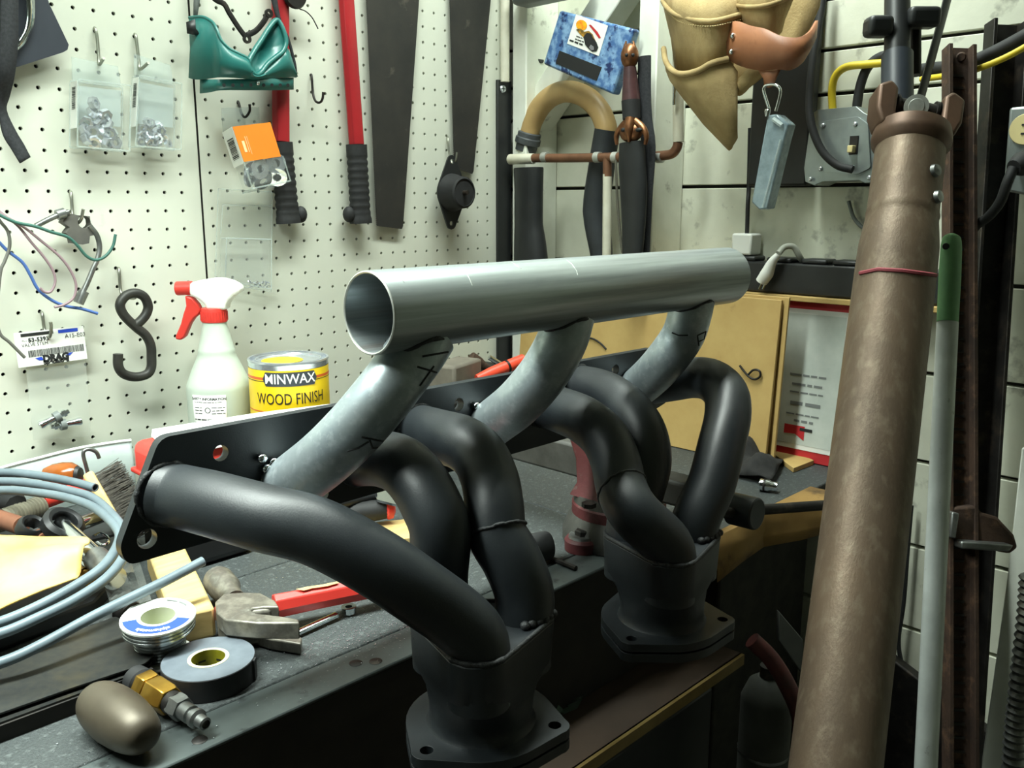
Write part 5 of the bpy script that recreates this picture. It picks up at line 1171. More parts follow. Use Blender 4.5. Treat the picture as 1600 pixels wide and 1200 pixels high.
# ledge and power strip above
za = PX(1240, 462, 0.50).z
tag(MB().box((0.522, -0.53, za - 0.004), (0.054, 0.58, 0.008)).build('wooden_ledge', 'wood_tan', bevel=0.001), 'thin tan wooden ledge under the black power strip', 'ledge')
ps = thing('power_strip', 'long black power strip with outlets along its top', 'power strip', (0.527, -0.60, za))
zb0, zb1 = za + 0.001, PX(1240, 412, 0.505).z; yl0, yl1 = PX(1142, 420, 0.505).y, -0.80
MB().box((0.527, (yl0 + yl1) / 2, (zb0 + zb1) / 2), (0.042, yl0 - yl1, zb1 - zb0)).build('body', 'black_plastic', ps, bevel=0.003)
for u in (1170, 1225, 1280, 1330):
    p = PX(u, 405, 0.527); MB().box((0.527, p.y, zb1 + 0.004), (0.036, 0.042, 0.008)).build('outlet', 'black_plastic', ps, bevel=0.003)
# white cube adapter with its black lead
p = PX(1166, 386, 0.527); t = thing('plug_adapter', 'white cube power adapter standing on the power strip', 'adapter', (0.527, p.y, zb1 + 0.009))
MB().box((0.527, p.y, zb1 + 0.0265), (0.034, 0.036, 0.034)).build('cube', 'white_plastic', t, bevel=0.003)
wire('lead', [Vector((0.527, p.y, zb1 + 0.0435)), Vector((0.53, p.y + 0.003, zb1 + 0.09)), PX(1170, 290, 0.545), PX(1172, 200, 0.545)], 0.0035, 'black_rubber', t)
# white plug hanging over the strip
t = thing('power_plug', 'white three pin plug and cord draped over the power strip', 'plug', PX(1200, 445, 0.495))
pc = [PX(u, v, x) for u, v, x in ((1198, 428, 0.489), (1206, 410, 0.489), (1216, 398, 0.492))]
MB().tube(spline([PX(1190, 440, 0.489)] + pc, 4), [0.0115, 0.0125, 0.0085, 0.006], 14, sq=(1, 0.8)).build('plug', 'white_plastic', t, ang=60)
for du in (0, 6):
    a = PX(1192 + du, 440, 0.495); b = PX(1186 + du, 452, 0.495); MB().tube([a, b], 0.0018, 6).build('pin', 'chrome', t)
wire('cord', [PX(u, v, x) for u, v, x in ((1216, 396, 0.492), (1226, 386, 0.504), (1240, 386, 0.514), (1250, 402, 0.524), (1256, 412, 0.548))], 0.0048, mat('cord_grey', (170, 172, 160), rough=0.5), t, n=10)

# ------------------------------------------------------------------ things on the right-hand wall
XS = 0.455     # just in front of the stud faces
# grey tool at the top edge
t = tag(MB().box((0, 0, 0), (0.05, 0.16, 0.05), T(*PX(862, -22, 0.44))).build('grey_tool_tray', 'grey_plastic', bevel=0.012, seg=3), 'grey moulded tray just showing at the top edge', 'tray')
# blue plaque
Q = [PX(u, v, 0.425) for u, v in ((874, 16), (990, 45), (958, 148), (848, 100))]
t = thing('award_plaque', 'blue marbled plaque with a motorcycle sticker and black name plate', 'plaque', (Q[2] + Q[3]) / 2)
back = Vector((0.020, 0, 0))
MB().loft([[p + back for p in Q], Q]).build('board', 'blue_marble', t, bevel=0.004)
cen = sum(Q, Vector()) / 4
def inset(L, h): return [PX(u, v, 0.425 - h) for u, v in L]
st = inset(((900, 22.5), (950, 40), (935.6, 87.5), (886, 68)), 0.0008); MB().loft([[p + Vector((0.0006, 0, 0)) for p in st], st]).build('sticker', 'white_plastic', t)
sp2 = Plane2(st[0], st[1], st[3])
def blob(name, m, pts, h=0.0005, par=t): mb_ = MB(); sp2.poly(mb_, pts, h); mb_.build(name, m, par)
blob('sticker_sun', mat('sun_yellow', (246, 190, 30), (236, 120, 30), rough=0.5, scale=120), [(0.26 + 0.17 * math.cos(a), 0.27 + 0.17 * math.sin(a)) for a in [2 * PI * k / 16 for k in range(16)]])
blob('sticker_hills', mat('hill_gold', (190, 140, 40), (60, 60, 36), rough=0.5, scale=200), [(0.14, 0.46), (0.26, 0.38), (0.40, 0.44), (0.52, 0.36), (0.66, 0.42), (0.86, 0.66), (0.60, 0.70), (0.30, 0.56)], 0.0006)
blob('sticker_motorcycle', 'print_black', [(0.48, 0.44), (0.60, 0.42), (0.70, 0.52), (0.84, 0.62), (0.94, 0.76), (0.92, 0.90), (0.80, 0.96), (0.66, 0.90), (0.54, 0.82), (0.48, 0.70), (0.42, 0.62)], 0.0008)
blob('sticker_chrome', 'zinc', [(0.70, 0.76), (0.80, 0.78), (0.84, 0.88), (0.76, 0.92), (0.68, 0.86)], 0.0010)
blob('sticker_banner', 'print_red', [(0.46, 0.18), (0.52, 0.15), (0.78, 0.30), (0.92, 0.44), (0.87, 0.48), (0.72, 0.36)], 0.0006)
for a_, b_, s_ in ((0.18, 0.86, 0.0075), (0.26, 0.76, 0.005), (0.24, 0.66, 0.004)):
    mb_ = MB(); plane_bars(sp2, mb_, a_ + 0.08, b_, s_ * 4.2, s_ * 0.6); mb_.build('sticker_text', 'print_black', t, kind='stuff')
pl_ = inset(((874, 79), (940, 105), (932, 126), (868, 99)), 0.0010); MB().loft([[p + Vector((0.0008, 0, 0)) for p in pl_], pl_]).build('name_plate', 'print_black', t)
# copper and white pipe
t = thing('water_pipe', 'copper water pipe with white painted branches on the right wall', 'pipe', PX(948, 395, 0.44))
yp = 0.4435; rpipe = 0.0078
wire('run', [PX(u, v, yp) for u, v in ((832, 247), (880, 247), (940, 246), (1000, 245), (1036, 243), (1050, 240), (1057, 232), (1060, 222))], rpipe, 'copper_pipe', t, n=14)
MB().tube([PX(1060, 222, yp), PX(1059, -40, yp)], rpipe + 0.001, 14).build('riser', 'pipe_white', t)
MB().tube([PX(797, 249, yp), PX(834, 248, yp)], rpipe + 0.0018, 14).build('cap', 'pipe_white', t)
for u in (852, 934, 962, 1031): a = PX(u - 4, 246, yp); b = PX(u + 4, 245.6, yp); MB().cyl(a, b, rpipe + 0.0014, 16).build('solder_joint', 'cap_steel', t)
MB().tube([PX(949, 246, yp), PX(949, 276, yp)], rpipe, 14).build('tee', 'copper_pipe', t)
MB().tube([PX(949, 272, yp), PX(948, 400, yp), PX(948, 450, yp)], rpipe, 14).build('drop', 'pipe_white', t)
# tan trap hose with dark collars
t = thing('trap_pipe', 'tan U shaped plastic trap with dark collars behind the plaque', 'pipe', PX(830, 240, 0.45))
xt_ = 0.478
MB().tube(spline([PX(u, v, xt_) for u, v in ((826, 212), (832, 190), (846, 165), (866, 148), (890, 143), (916, 152), (936, 172), (946, 195), (948, 212))], 5), 0.0192, 20).build('bend', 'trap_tan', t, ang=60)
a, b = PX(828, 206, xt_), PX(821, 236, xt_); ax = (b - a).normalized(); MB().lathe([(0.020, 0), (0.0225, 0.002), (0.0225, 0.010), (0.0245, 0.012), (0.0245, 0.022), (0.021, 0.024), (0.021, 0.036), (0, 0.036)], 22, frame(a, ax)).build('collar', mat('collar_grey', (86, 90, 92), (66, 70, 72), rough=0.5, scale=30), t)
a, b = PX(949, 203, xt_), PX(940, 440, xt_); MB().tube(spline([a, PX(940, 260, xt_), PX(932, 330, xt_), PX(940, 400, xt_), b], 4), [0.0225, 0.0235, 0.025, 0.020, 0.019], 20).build('tail', mat('hose_dark', (50, 54, 58), (38, 42, 45), rough=0.5, scale=20), t, ang=60)
# black vacuum nozzle, left
t = thing('black_nozzle', 'black plastic vacuum nozzle standing in the corner', 'nozzle', PX(830, 420, 0.48))
MB().tube(spline([PX(u, v, 0.436) for u, v in ((826, 264), (826, 300), (826, 350), (828, 380), (830, 420), (830, 440))], 3), [0.033, 0.032, 0.032, 0.036, 0.040, 0.040], 18, sq=(0.6, 1)).build('nozzle', 'black_plastic', t, ang=60)
MB().tube([PX(826, 262, 0.436), PX(826, 270, 0.436)], 0.0325, 18, sq=(0.6, 1)).build('neck_ring', 'black_rubber', t)
p = PX(838, 100, 0.50); tag(MB().tube(spline([PX(u, v, 0.50) for u, v in ((845, 92), (836, 100), (832, 112), (834, 124))], 3), 0.008, 12).build('black_clip', 'black_plastic'), 'glossy black clip on the brace left of the plaque', 'clip')
# dagger in a black sheath
t = thing('dagger', 'ornate dagger with bronze fittings in a black sheath', 'dagger', PX(990, 395, 0.42))
xd = 0.405
MB().tube(spline([PX(u, v, xd) for u, v in ((987, 222), (988, 260), (990, 300), (990, 350), (988, 400), (987, 440))], 3), [0.024, 0.0265, 0.026, 0.023, 0.020, 0.016], 16, sq=(1, 0.45), up=(0, 1, 0)).build('sheath', 'black_plastic', t, ang=60)
MB().tube([PX(984, 105, xd), PX(986, 157, xd)], [0.0100, 0.0125, 0.0150], 14).build('grip', mat('grip_maroon', (76, 48, 50), (58, 38, 40), rough=0.35, scale=40), t)
MB().tube([PX(986, 157, xd), PX(987, 186, xd)], [0.0155, 0.0145], 14).build('collar', 'black_rubber', t)
MB().tube(spline([PX(u, v, xd - 0.004) for u, v in ((964, 226), (963, 212), (970, 200), (978, 192), (986, 186), (996, 192), (1006, 202), (1010, 214), (1008, 226))], 4), [0.003, 0.0048, 0.006, 0.0065, 0.006, 0.0048, 0.003], 10).build('guard', 'bronze', t, ang=60)
MB().ell(PX(986, 206, xd - 0.002), (0.012, 0.022, 0.017), 18, 10).build('guard_dome', 'bronze', t, ang=60)
for du in (-11, 12): MB().ell(PX(986 + du, 203, xd - 0.012), (0.004, 0.006, 0.0035), 10, 6).build('guard_slot', 'print_black', t)
MB().tube(spline([PX(986, 186, xd - 0.006), PX(983, 205, xd - 0.012), PX(983, 222, xd - 0.012)], 4), [0.010, 0.0075, 0.002], 12).build('guard_tongue', 'bronze', t, ang=60)
hd0 = PX(984, 88, xd); MB().ell(hd0, (0.014, 0.015, 0.020), 16, 10).build('pommel', 'bronze', t, ang=60)
for du in (-8, 8): a = PX(984 + du, 78, xd); b = PX(984 + du * 0.7, 64, xd); MB().tube([a, b], [0.004, 0.0012], 8).build('pommel_horn', 'bronze', t)
for du in (-5, 5): MB().ell(PX(984 + du, 86, xd - 0.013), (0.003, 0.003, 0.003), 8, 6).build('pommel_eye', 'print_black', t)
t = tag(MB().tube(spline([PX(u, v, 0.4245) for u, v in ((1007, 88), (1007, 150), (1009, 190), (1013, 230), (1008, 300), (1004, 400), (1003, 440))], 3), [0.0125, 0.0125, 0.013, 0.015, 0.014, 0.012], 12, sq=(1, 0.5), up=(0, 1, 0)).build('black_scabbard', 'black_webbing'), 'long black scabbard hanging behind the dagger', 'scabbard')
wire_t = tag(wire('thin_cable', [PX(u, v, 0.43) for u, v in ((962, 250), (965, 320), (972, 395)) ], 0.0022, mat('cable_olive', (90, 88, 76), rough=0.6)), 'thin olive cable hanging beside the white pipe drop', 'cable')
# black tall panel behind the pouch
xk = 0.535
p0 = PX(1172, 300, xk); p1 = PX(1264, 300, xk)
tag(MB().box((xk, (p0.y + p1.y) / 2, PX(1215, 291, xk).z + 0.31), (0.024, abs(p0.y - p1.y), 0.62)).build('black_backboard', 'black_plastic', bevel=0.004), 'tall flat black board on the wall behind the leather pouch', 'board')
# leather tool pouch
t = thing('tool_pouch', 'tan suede tool pouch with an orange leather holder and rivets', 'tool pouch', PX(1145, 235, 0.42))
def shell(rows_px, m, name, sol=0.004, k=4):
    rows = [spline([PX(u, v, x) for u, v, x in r], k) for r in rows_px]
    return MB().grid(rows).build(name, m, t, solid=sol, ang=70)
shell([((1036, -30, 0.43), (1060, -12, 0.36), (1110, -8, 0.33), (1160, -22, 0.37)), ((1037, 5, 0.43), (1060, 25, 0.355), (1110, 33, 0.325), (1162, 22, 0.365)), ((1050, 60, 0.43), (1075, 70, 0.36), (1110, 75, 0.335), (1150, 66, 0.365)), ((1056, 108, 0.43), (1080, 118, 0.37), (1105, 118, 0.345), (1145, 104, 0.37))], 'leather_tan', 'upper_pocket')
MB().tube(spline([PX(u, v, x) for u, v, x in ((1036, 2, 0.43), (1045, 15, 0.385), (1065, 26, 0.352), (1110, 34, 0.323), (1162, 22, 0.363))], 5), 0.0042, 8).build('pocket_rim', 'leather_tan', t, ang=70)
shell([((1037, 78, 0.43), (1045, 104, 0.37), (1065, 115, 0.345), (1090, 110, 0.335), (1112, 98, 0.335), (1138, 92, 0.35)), ((1042, 110, 0.43), (1052, 130, 0.375), (1075, 140, 0.35), (1100, 138, 0.34), (1130, 130, 0.345), (1152, 112, 0.36)),
       ((1060, 140, 0.43), (1075, 160, 0.385), (1095, 170, 0.36), (1115, 172, 0.35), (1135, 170, 0.35), (1152, 160, 0.36)), ((1090, 180, 0.43), (1105, 198, 0.40), (1118, 204, 0.38), (1130, 207, 0.37), (1142, 208, 0.366), (1152, 203, 0.366)), ((1132, 226, 0.43), (1136, 230, 0.41), (1139, 233, 0.40), (1142, 234, 0.39), (1146, 226, 0.385), (1152, 214, 0.38))], 'leather_tan', 'lower_pocket')
MB().tube(spline([PX(u, v, x) for u, v, x in ((1037, 76, 0.43), (1040, 95, 0.39), (1050, 110, 0.362), (1066, 116, 0.342), (1090, 111, 0.332), (1112, 99, 0.332), (1138, 92, 0.347))], 5), 0.0045, 8).build('pocket_rim', 'leather_tan', t, ang=70)
shell([((1116, -40, 0.42), (1160, -20, 0.35), (1200, -25, 0.335), (1245, -40, 0.37)), ((1118, 0, 0.42), (1160, 12, 0.35), (1200, 10, 0.335), (1240, -5, 0.37)), ((1150, 40, 0.41), (1172, 45, 0.36), (1200, 48, 0.345), (1225, 30, 0.37)), ((1165, 60, 0.40), (1180, 62, 0.37), (1205, 64, 0.355), (1220, 50, 0.37))], 'leather_tan', 'right_pocket')
MB().tube(spline([PX(u, v, x) for u, v, x in ((1118, -2, 0.42), (1160, 10, 0.348), (1200, 8, 0.332), (1240, -7, 0.368))], 5), 0.0032, 8).build('pocket_rim', 'leather_tan', t, ang=70)
shell([((1095, -60, 0.432), (1180, -60, 0.432), (1290, -60, 0.432)), ((1095, 20, 0.432), (1180, 20, 0.432), (1280, 10, 0.432)), ((1090, 100, 0.432), (1170, 100, 0.432), (1258, 60, 0.432)), ((1100, 150, 0.432), (1150, 150, 0.432), (1215, 100, 0.432))], 'leather_tan', 'back_panel')
ol = shell([((1138, 40, 0.352), (1150, 33, 0.343), (1172, 40, 0.333), (1195, 45, 0.325), (1220, 56, 0.322), (1245, 59, 0.33), (1264, 50, 0.345), (1276, 32, 0.37)), ((1137, 65, 0.350), (1155, 68, 0.342), (1180, 72, 0.332), (1205, 75, 0.325), (1230, 82, 0.325), (1250, 82, 0.333), (1266, 72, 0.35), (1274, 58, 0.37)),
       ((1137, 92, 0.350), (1155, 102, 0.343), (1175, 108, 0.336), (1195, 110, 0.331), (1218, 108, 0.331), (1235, 108, 0.34), (1252, 97, 0.355), (1263, 80, 0.37))], 'leather_orange', 'hammer_holder')
shell([((1186, 108, 0.336), (1200, 111, 0.332), (1220, 108, 0.333)), ((1194, 122, 0.338), (1203, 124, 0.336), (1214, 120, 0.338)), ((1196, 134, 0.340), (1203, 137, 0.339), (1210, 132, 0.340))], 'leather_orange', 'holder_tab')
for u, v in ((1145, 56), (1143, 81)): p = PX(u, v, 0.342); MB().ell(p, (0.004, 0.004, 0.004), 12, 7).build('rivet', 'chrome', t)
MB().tube(spline([PX(u, v, x) for u, v, x in ((1190, 108, 0.37), (1172, 120, 0.365), (1158, 136, 0.37), (1155, 144, 0.38))], 4), [0.007, 0.011, 0.010, 0.006], 12).build('side_loop', 'leather_tan', t, ang=70)
stt = MB()
for k in range(40):
    f = k / 39; a = spline([PX(u, v, x) for u, v, x in ((1042, 18, 0.384), (1065, 35, 0.350), (1110, 41, 0.320), (1160, 30, 0.360))], 13)[k]
    stt.ell(a, (0.0012, 0.0016, 0.0009), 6, 4)
stt.build('stitching', mat('thread', (206, 186, 136), rough=0.8), t, kind='stuff')
MB().tube([PX(1054, 124, 0.425), PX(1053, 164, 0.425)], 0.0026, 10).build('clip_pin', 'chrome', t)
# carabiner and clear plastic case
t = thing('carabiner', 'bright steel carabiner hanging from the orange leather', 'carabiner', PX(1203, 180, 0.34))
MB().tube(spline([PX(u, v, 0.335) for u, v in ((1198, 182), (1197, 172), (1202, 172), (1196, 152), (1193, 140), (1196, 134), (1203, 132), (1213, 133), (1219, 140), (1218, 152), (1212, 174))], 4), 0.0020, 10).build('body', 'chrome', t, ang=60)
MB().tube([PX(1199, 182, 0.335), PX(1201, 172, 0.335)], 0.003, 10).build('gate_sleeve', 'chrome', t)
Qc = [PX(u, v, 0.335) for u, v in ((1200, 180), (1222, 193), (1200, 300), (1190, 328), (1174, 318))]
t = thing('bit_case', 'narrow smoky clear plastic case hanging from the carabiner', 'plastic case', Qc[3])
qf = [PX(u, v, 0.335) for u, v in ((1199, 180), (1214, 178), (1232, 194), (1226, 215), (1199, 326), (1186, 328), (1174, 316))]
MB().loft([[p + Vector((0.022, 0, 0)) for p in qf], qf]).build('case', mat('smoky_case', (150, 168, 174), (120, 138, 146), rough=0.2, alpha=0.75, scale=60), t, bevel=0.002)
MB().tube([PX(1220, 218, 0.3335), PX(1192, 324, 0.3335)], 0.0016, 8).build('ridge', 'clear_rim', t)
MB().tube([PX(1208, 186, 0.333), PX(1222, 196, 0.333)], 0.003, 8).build('clasp', 'frosted', t)

# switch box
xb = 0.497; out = [(p.y, p.z) for p in [PX(u, v, xb) for u, v in ((1256, 262), (1268, 178), (1276, 172), (1338, 166), (1350, 176), (1370, 186), (1374, 268), (1365, 284), (1350, 286), (1342, 282), (1285, 284), (1272, 290), (1258, 284))]]
t = thing('switch_box', 'galvanised steel switch box with an ivory toggle on the right wall', 'switch box', PX(1315, 290, 0.53))
MX = Matrix(((0, 0, 1, 0), (1, 0, 0, 0), (0, 1, 0, 0), (0, 0, 0, 1)))
MB().plate(out, (), 0.050, T(xb, 0, 0) @ MX).build('box', 'box_steel', t, bevel=0.003)
ot2 = [(p.y, p.z) for p in [PX(u, v, xb - 0.004) for u, v in ((1282, 190), (1340, 182), (1356, 194), (1360, 262), (1340, 272), (1278, 268))]]
MB().plate(rounded(ot2, 0.004), (), 0.005, T(xb - 0.004, 0, 0) @ MX).build('cover', 'box_steel', t, bevel=0.002)
def xface(u, v, x, w, hgt, d): p = PX(u, v, x); return MB().box((p.x, p.y, p.z), (d, w, hgt))
xface(1334, 227, xb - 0.0045, 0.012, 0.026, 0.003).build('toggle_plate', 'dark_steel', t)
xface(1331, 233, xb - 0.010, 0.008, 0.010, 0.014).build('toggle', 'ivory', t, bevel=0.001)
for u, v in ((1336, 194), (1286, 196), (1282, 264), (1332, 262), (1266, 280), (1358, 278), (1362, 190)):
    p = PX(u, v, xb - 0.005); MB().ell(p, (0.002, 0.0035, 0.0035), 10, 6).build('screw', 'zinc', t)
# cables
def cable(name, label, pts, r, m): return tag(wire(name, [PX(u, v, x) for u, v, x in pts], r, m, n=10), label, 'cable')
cable('black_cable', 'thick black cable curving across the steel switch box', ((1290, -30, 0.52), (1282, 20, 0.515), (1272, 80, 0.50), (1265, 150, 0.484), (1268, 195, 0.478), (1284, 235, 0.478), (1308, 258, 0.479), (1332, 265, 0.481)), 0.0058, 'black_rubber')
cable('yellow_cable', 'yellow cable arching above the steel switch box', ((1301, 172, 0.52), (1300, 140, 0.52), (1306, 118, 0.52), (1322, 105, 0.52), (1350, 101, 0.52), (1400, 97, 0.52)), 0.0056, 'yellow_cable')
cable('black_cable', 'short black cable dropping behind the yellow cable', ((1338, 172, 0.53), (1344, 135, 0.53), (1356, 105, 0.53), (1378, 88, 0.53), (1410, 84, 0.53)), 0.0068, 'black_rubber')
cable('yellow_cable', 'short yellow cable stub entering the switch box', ((1364, 172, 0.52), (1368, 156, 0.52), (1376, 146, 0.53)), 0.0052, 'yellow_cable')
cable('black_cable', 'heavy black cable running off the right edge at the top', ((1440, 110, 0.50), (1500, 103, 0.46), (1530, 93, 0.45), (1570, 74, 0.45), (1610, 52, 0.45)), 0.0090, 'black_rubber')
cable('yellow_cable', 'yellow cable beside the heavy black cable at the right edge', ((1440, 124, 0.47), (1500, 115, 0.438), (1535, 105, 0.427), (1575, 88, 0.425), (1615, 66, 0.425)), 0.0040, 'yellow_cable')

# ------------------------------------------------------------------ drive shaft leaning in front of the bench
A = PD(1414, 300, 0.93); B = PD(1306, 1190, 0.79); ax = (A - B).normalized(); B2 = B + (B - A) * ((B.z + 0.88) / (A.z - B.z))
t = thing('drive_shaft', 'rust brown drive shaft with a universal joint leaning beside the bench', 'drive shaft', B2)
def onax(v):
    f0, f1 = -0.5, 1.5
    for _ in range(50):
        m_ = (f0 + f1) / 2; p = B.lerp(A, m_); d_ = p - CAM; vv = 600 + F * d_.dot(DN) / d_.dot(FW)
        if vv > v: f0 = m_
        else: f1 = m_
    return B.lerp(A, f0)
r0 = 0.0392
prof = [(B2, r0), (onax(420), r0), (onax(385), r0 * 0.99), (onax(366), r0 * 0.95), (onax(350), r0 * 0.915), (onax(342), r0 * 0.905), (onax(338), r0 * 0.925), (onax(332), r0 * 0.90), (onax(300), r0 * 0.90), (onax(232), r0 * 0.895)]
sm = MB().tube([p for p, r in prof], r0, 40)
sm = MB(); ctr_ = frame(B2, ax, RT); sm.lathe([((r), (p - B2).length) for p, r in prof] + [(0, (onax(232) - B2).length)], 44, ctr_); sm.build('shaft_tube', 'shaft_rust', t, ang=50)
bs = bvh_of(sm)
strokes(bs, [[(1344, 427), (1372, 421), (1410, 423), (1462, 430)]], 0.0022).build('red_mark', mat('chalk_red', (140, 60, 68), rough=0.7), t, label='hand drawn red line')
for v, du in ((267, 46), (308, 50)):
    p, n_ = hit(bs, 1414 + du, v)
    if p: MB().lathe([(0, 0.005), (0.006, 0.004), (0.007, 0), (0, 0)], 16, frame(p, n_)).build('balance_weight', 'bare_steel', t)
# yoke
yc = onax(232); xr = (RT - ax * RT.dot(ax)).normalized(); fr = ax.cross(xr)
L1 = (onax(205) - yc).length
MB().lathe([(r0 * 0.90, -0.004), (r0 * 1.02, 0.004), (r0 * 1.03, 0.010), (r0 * 0.98, L1), (0, L1)], 36, frame(yc, ax, RT)).build('yoke_collar', 'yoke_rust', t, ang=50)
for sx in (-1, 1):
    base_ = yc + ax * (L1 * 0.7)
    q = [base_ + xr * (sx * r0 * 0.98), base_ + xr * (sx * r0 * 0.30), base_ + ax * 0.016 + xr * (sx * r0 * 0.62), base_ + ax * 0.046 + xr * (sx * r0 * 0.62), base_ + ax * 0.054 + xr * (sx * r0 * 0.84), base_ + ax * 0.046 + xr * (sx * r0 * 1.18), base_ + ax * 0.018 + xr * (sx * r0 * 1.16)]
    MB().loft([[p - fr * 0.016 for p in q], [p + fr * 0.016 for p in q]]).build('yoke_ear', 'yoke_rust', t, bevel=0.004, seg=3)
jc = yc + ax * (L1 * 0.7 + 0.033)
MB().tube([jc - xr * r0 * 0.9, jc + xr * r0 * 0.9], 0.0095, 18).build('cross_pin', 'dark_steel', t)
for sx in (-1, 1):
    for k in range(3): c_ = jc + xr * (sx * (0.021 + k * 0.0045)); MB().cyl(c_ - xr * 0.0014, c_ + xr * 0.0014, 0.0125, 20).build('seal_ring', 'dark_steel', t)
cv_ = (CAM - jc); cv_ = (cv_ - xr * cv_.dot(xr) * 0.6).normalized(); pc_ = PD(1432, 166, depth(jc) - 0.036); cd_ = (pc_ - jc).normalized()
MB().tube([jc, pc_], 0.0118, 24).build('bearing_cap', 'yoke_rust', t)
MB().lathe([(0, 0.001), (0.0075, 0.001), (0.008, 0.0002), (0.0120, 0.0002), (0.0122, -0.002), (0, -0.002)], 28, frame(pc_, cd_)).build('cap_face', 'cap_steel', t)
# black upper half with clamps
U0 = jc + (PD(1402, 186, depth(jc) + 0.01) - jc); U1 = PD(1402, -60, depth(jc) + 0.05); 
MB().tube([PD(1402, 192, depth(jc) + 0.012), PD(1402, 86, depth(jc) + 0.03)], 0.0168, 24).build('slip_yoke', mat('black_blue', (36, 42, 50), (44, 50, 58), rough=0.45, scale=20), t, ang=50)
MB().tube([PD(1402, 90, depth(jc) + 0.03), U1], 0.0138, 24).build('slip_shaft', 'black_plastic', t)
for u, v, w_, hh in ((1440, 28, 0.036, 0.022), (1372, 42, 0.028, 0.022)):
    p = PD(u, v, depth(jc) + 0.03); MB().box((0, 0, 0), (w_, 0.026, hh), frame(p, (0, 0, 1), RT)).build('clamp', 'black_plastic', t, bevel=0.006, seg=3)
MB().tube([PD(1430, 40, depth(jc) + 0.05), PD(1430, 118, depth(jc) + 0.05)], 0.0065, 14).build('clamp_rod', 'dark_steel', t)
MB().tube([PD(1425, 200, depth(jc) + 0.05), PD(1453, 100, depth(jc) + 0.07), PD(1488, -30, depth(jc) + 0.10)], 0.0085, 8, sq=(1, 0.4)).build('strap_bar', 'black_plastic', t)

# ------------------------------------------------------------------ broom pole
a, b = PD(1487, 372, 1.00), PD(1447, 1190, 0.93); b2 = b + (b - a) * ((b.z + 0.89) / (a.z - b.z)); g = a.lerp(b, (512 - 372) / (1190 - 372.0))
t = thing('broom_pole', 'white painted broom pole with a green grip on top', 'broom pole', b2)
MB().tube([g, b2], 0.0113, 20).build('pole', 'pole_white', t)
MB().tube(spline([a + (a - g) * 0.04, a, a.lerp(g, 0.12), a.lerp(g, 0.5), g], 4), [0.006, 0.0115, 0.0135, 0.0142, 0.0136], 20, sq=(1, 0.8)).build('grip', 'green_grip', t, ang=60)
p = a.lerp(g, 0.10); d_ = (CAM - p).normalized(); MB().lathe([(0, 0.001), (0.0035, 0.001), (0.004, -0.004)], 14, frame(p + d_ * 0.0115 - RT * 0.006, d_)).build('hang_hole', 'print_black', t)

# ------------------------------------------------------------------ hi-lift jack bar
t = thing('jack_bar', 'rusty farm jack with a notched upright bar and cast foot', 'jack', (PD(1500, 1190, 1.05).x, PD(1500, 1190, 1.05).y, -0.89))
a, b = PD(1496, 76, 1.09), PD(1498, 1190, 1.02); b2 = b + (b - a) * ((b.z + 0.88) / (a.z - b.z)); ax = (a - b2).normalized(); L_ = (a - b2).length
m = frame(b2, ax, RT)
MB().box((0.0, 0, L_ / 2), (0.026, 0.004, L_), m).build('web', 'rust', t)
for sx in (-1, 1): MB().box((sx * 0.0145, -0.004, L_ / 2), (0.005, 0.020, L_), m).build('flange_bar', 'rust', t, bevel=0.0008)
nt = MB().box((0, 0, 0), (0.013, 0.003, 0.003), m @ T(0, 0, 0)).build('notch', 'dark_steel', t)
z = L_ - 0.035
first = True
while z > L_ - 0.95:
    if first: nt.location = (0, 0, 0); first = False
    mloc = ax * z
    c_ = nt.copy(); COL.objects.link(c_); c_.parent = t; c_.location = mloc + (CAM - (b2 + mloc)).normalized() * 0.003
    z -= 0.0155
bpy.data.objects.remove(nt)
MB().lathe([(0, 0.003), (0.0045, 0.003), (0.006, 0)], 14, frame(m @ Vector((0.003, -0.003, L_ - 0.012)), CAM - a)).build('top_bolt', 'rust', t)
fz = PD(1530, 850, 1.05)
q = [PD(u, v, 1.03) for u, v in ((1482, 792), (1530, 790), (1532, 800), (1560, 808), (1586, 836), (1592, 856), (1580, 866), (1505, 852), (1482, 850))]
MB().loft([[p + FW * 0.03 for p in q], q]).build('climbing_block', 'rust', t, bevel=0.004)
q = [PD(u, v, 1.015) for u, v in ((1488, 800), (1500, 802), (1494, 842), (1484, 840))]; MB().loft([[p + FW * 0.02 for p in q], q]).build('pawl', 'bare_steel', t, bevel=0.002)
q = [PD(u, v, 1.012) for u, v in ((1502, 846), (1585, 852), (1578, 862), (1502, 858))]; MB().loft([[p + FW * 0.03 for p in q], q]).build('lift_toe', 'bare_steel', t, bevel=0.002)
# dark steel channel leaning behind
a, b = PD(1574, 34, 1.145), PD(1540, 560, 1.165); b2 = b + (b - a) * ((b.z + 0.88) / (a.z - b.z)); ax = (a - b2).normalized(); L_ = (a - b2).length; m = frame(b2, ax, RT)
t = thing('steel_channel', 'dark steel channel section leaning on the right wall', 'steel channel', b2)
MB().box((0, 0.012, L_ / 2), (0.042, 0.004, L_), m).build('web', 'dark_steel', t)
for sx in (-1, 1): MB().box((sx * 0.021, 0, L_ / 2), (0.005, 0.026, L_), m).build('lip', 'dark_steel', t, bevel=0.001)
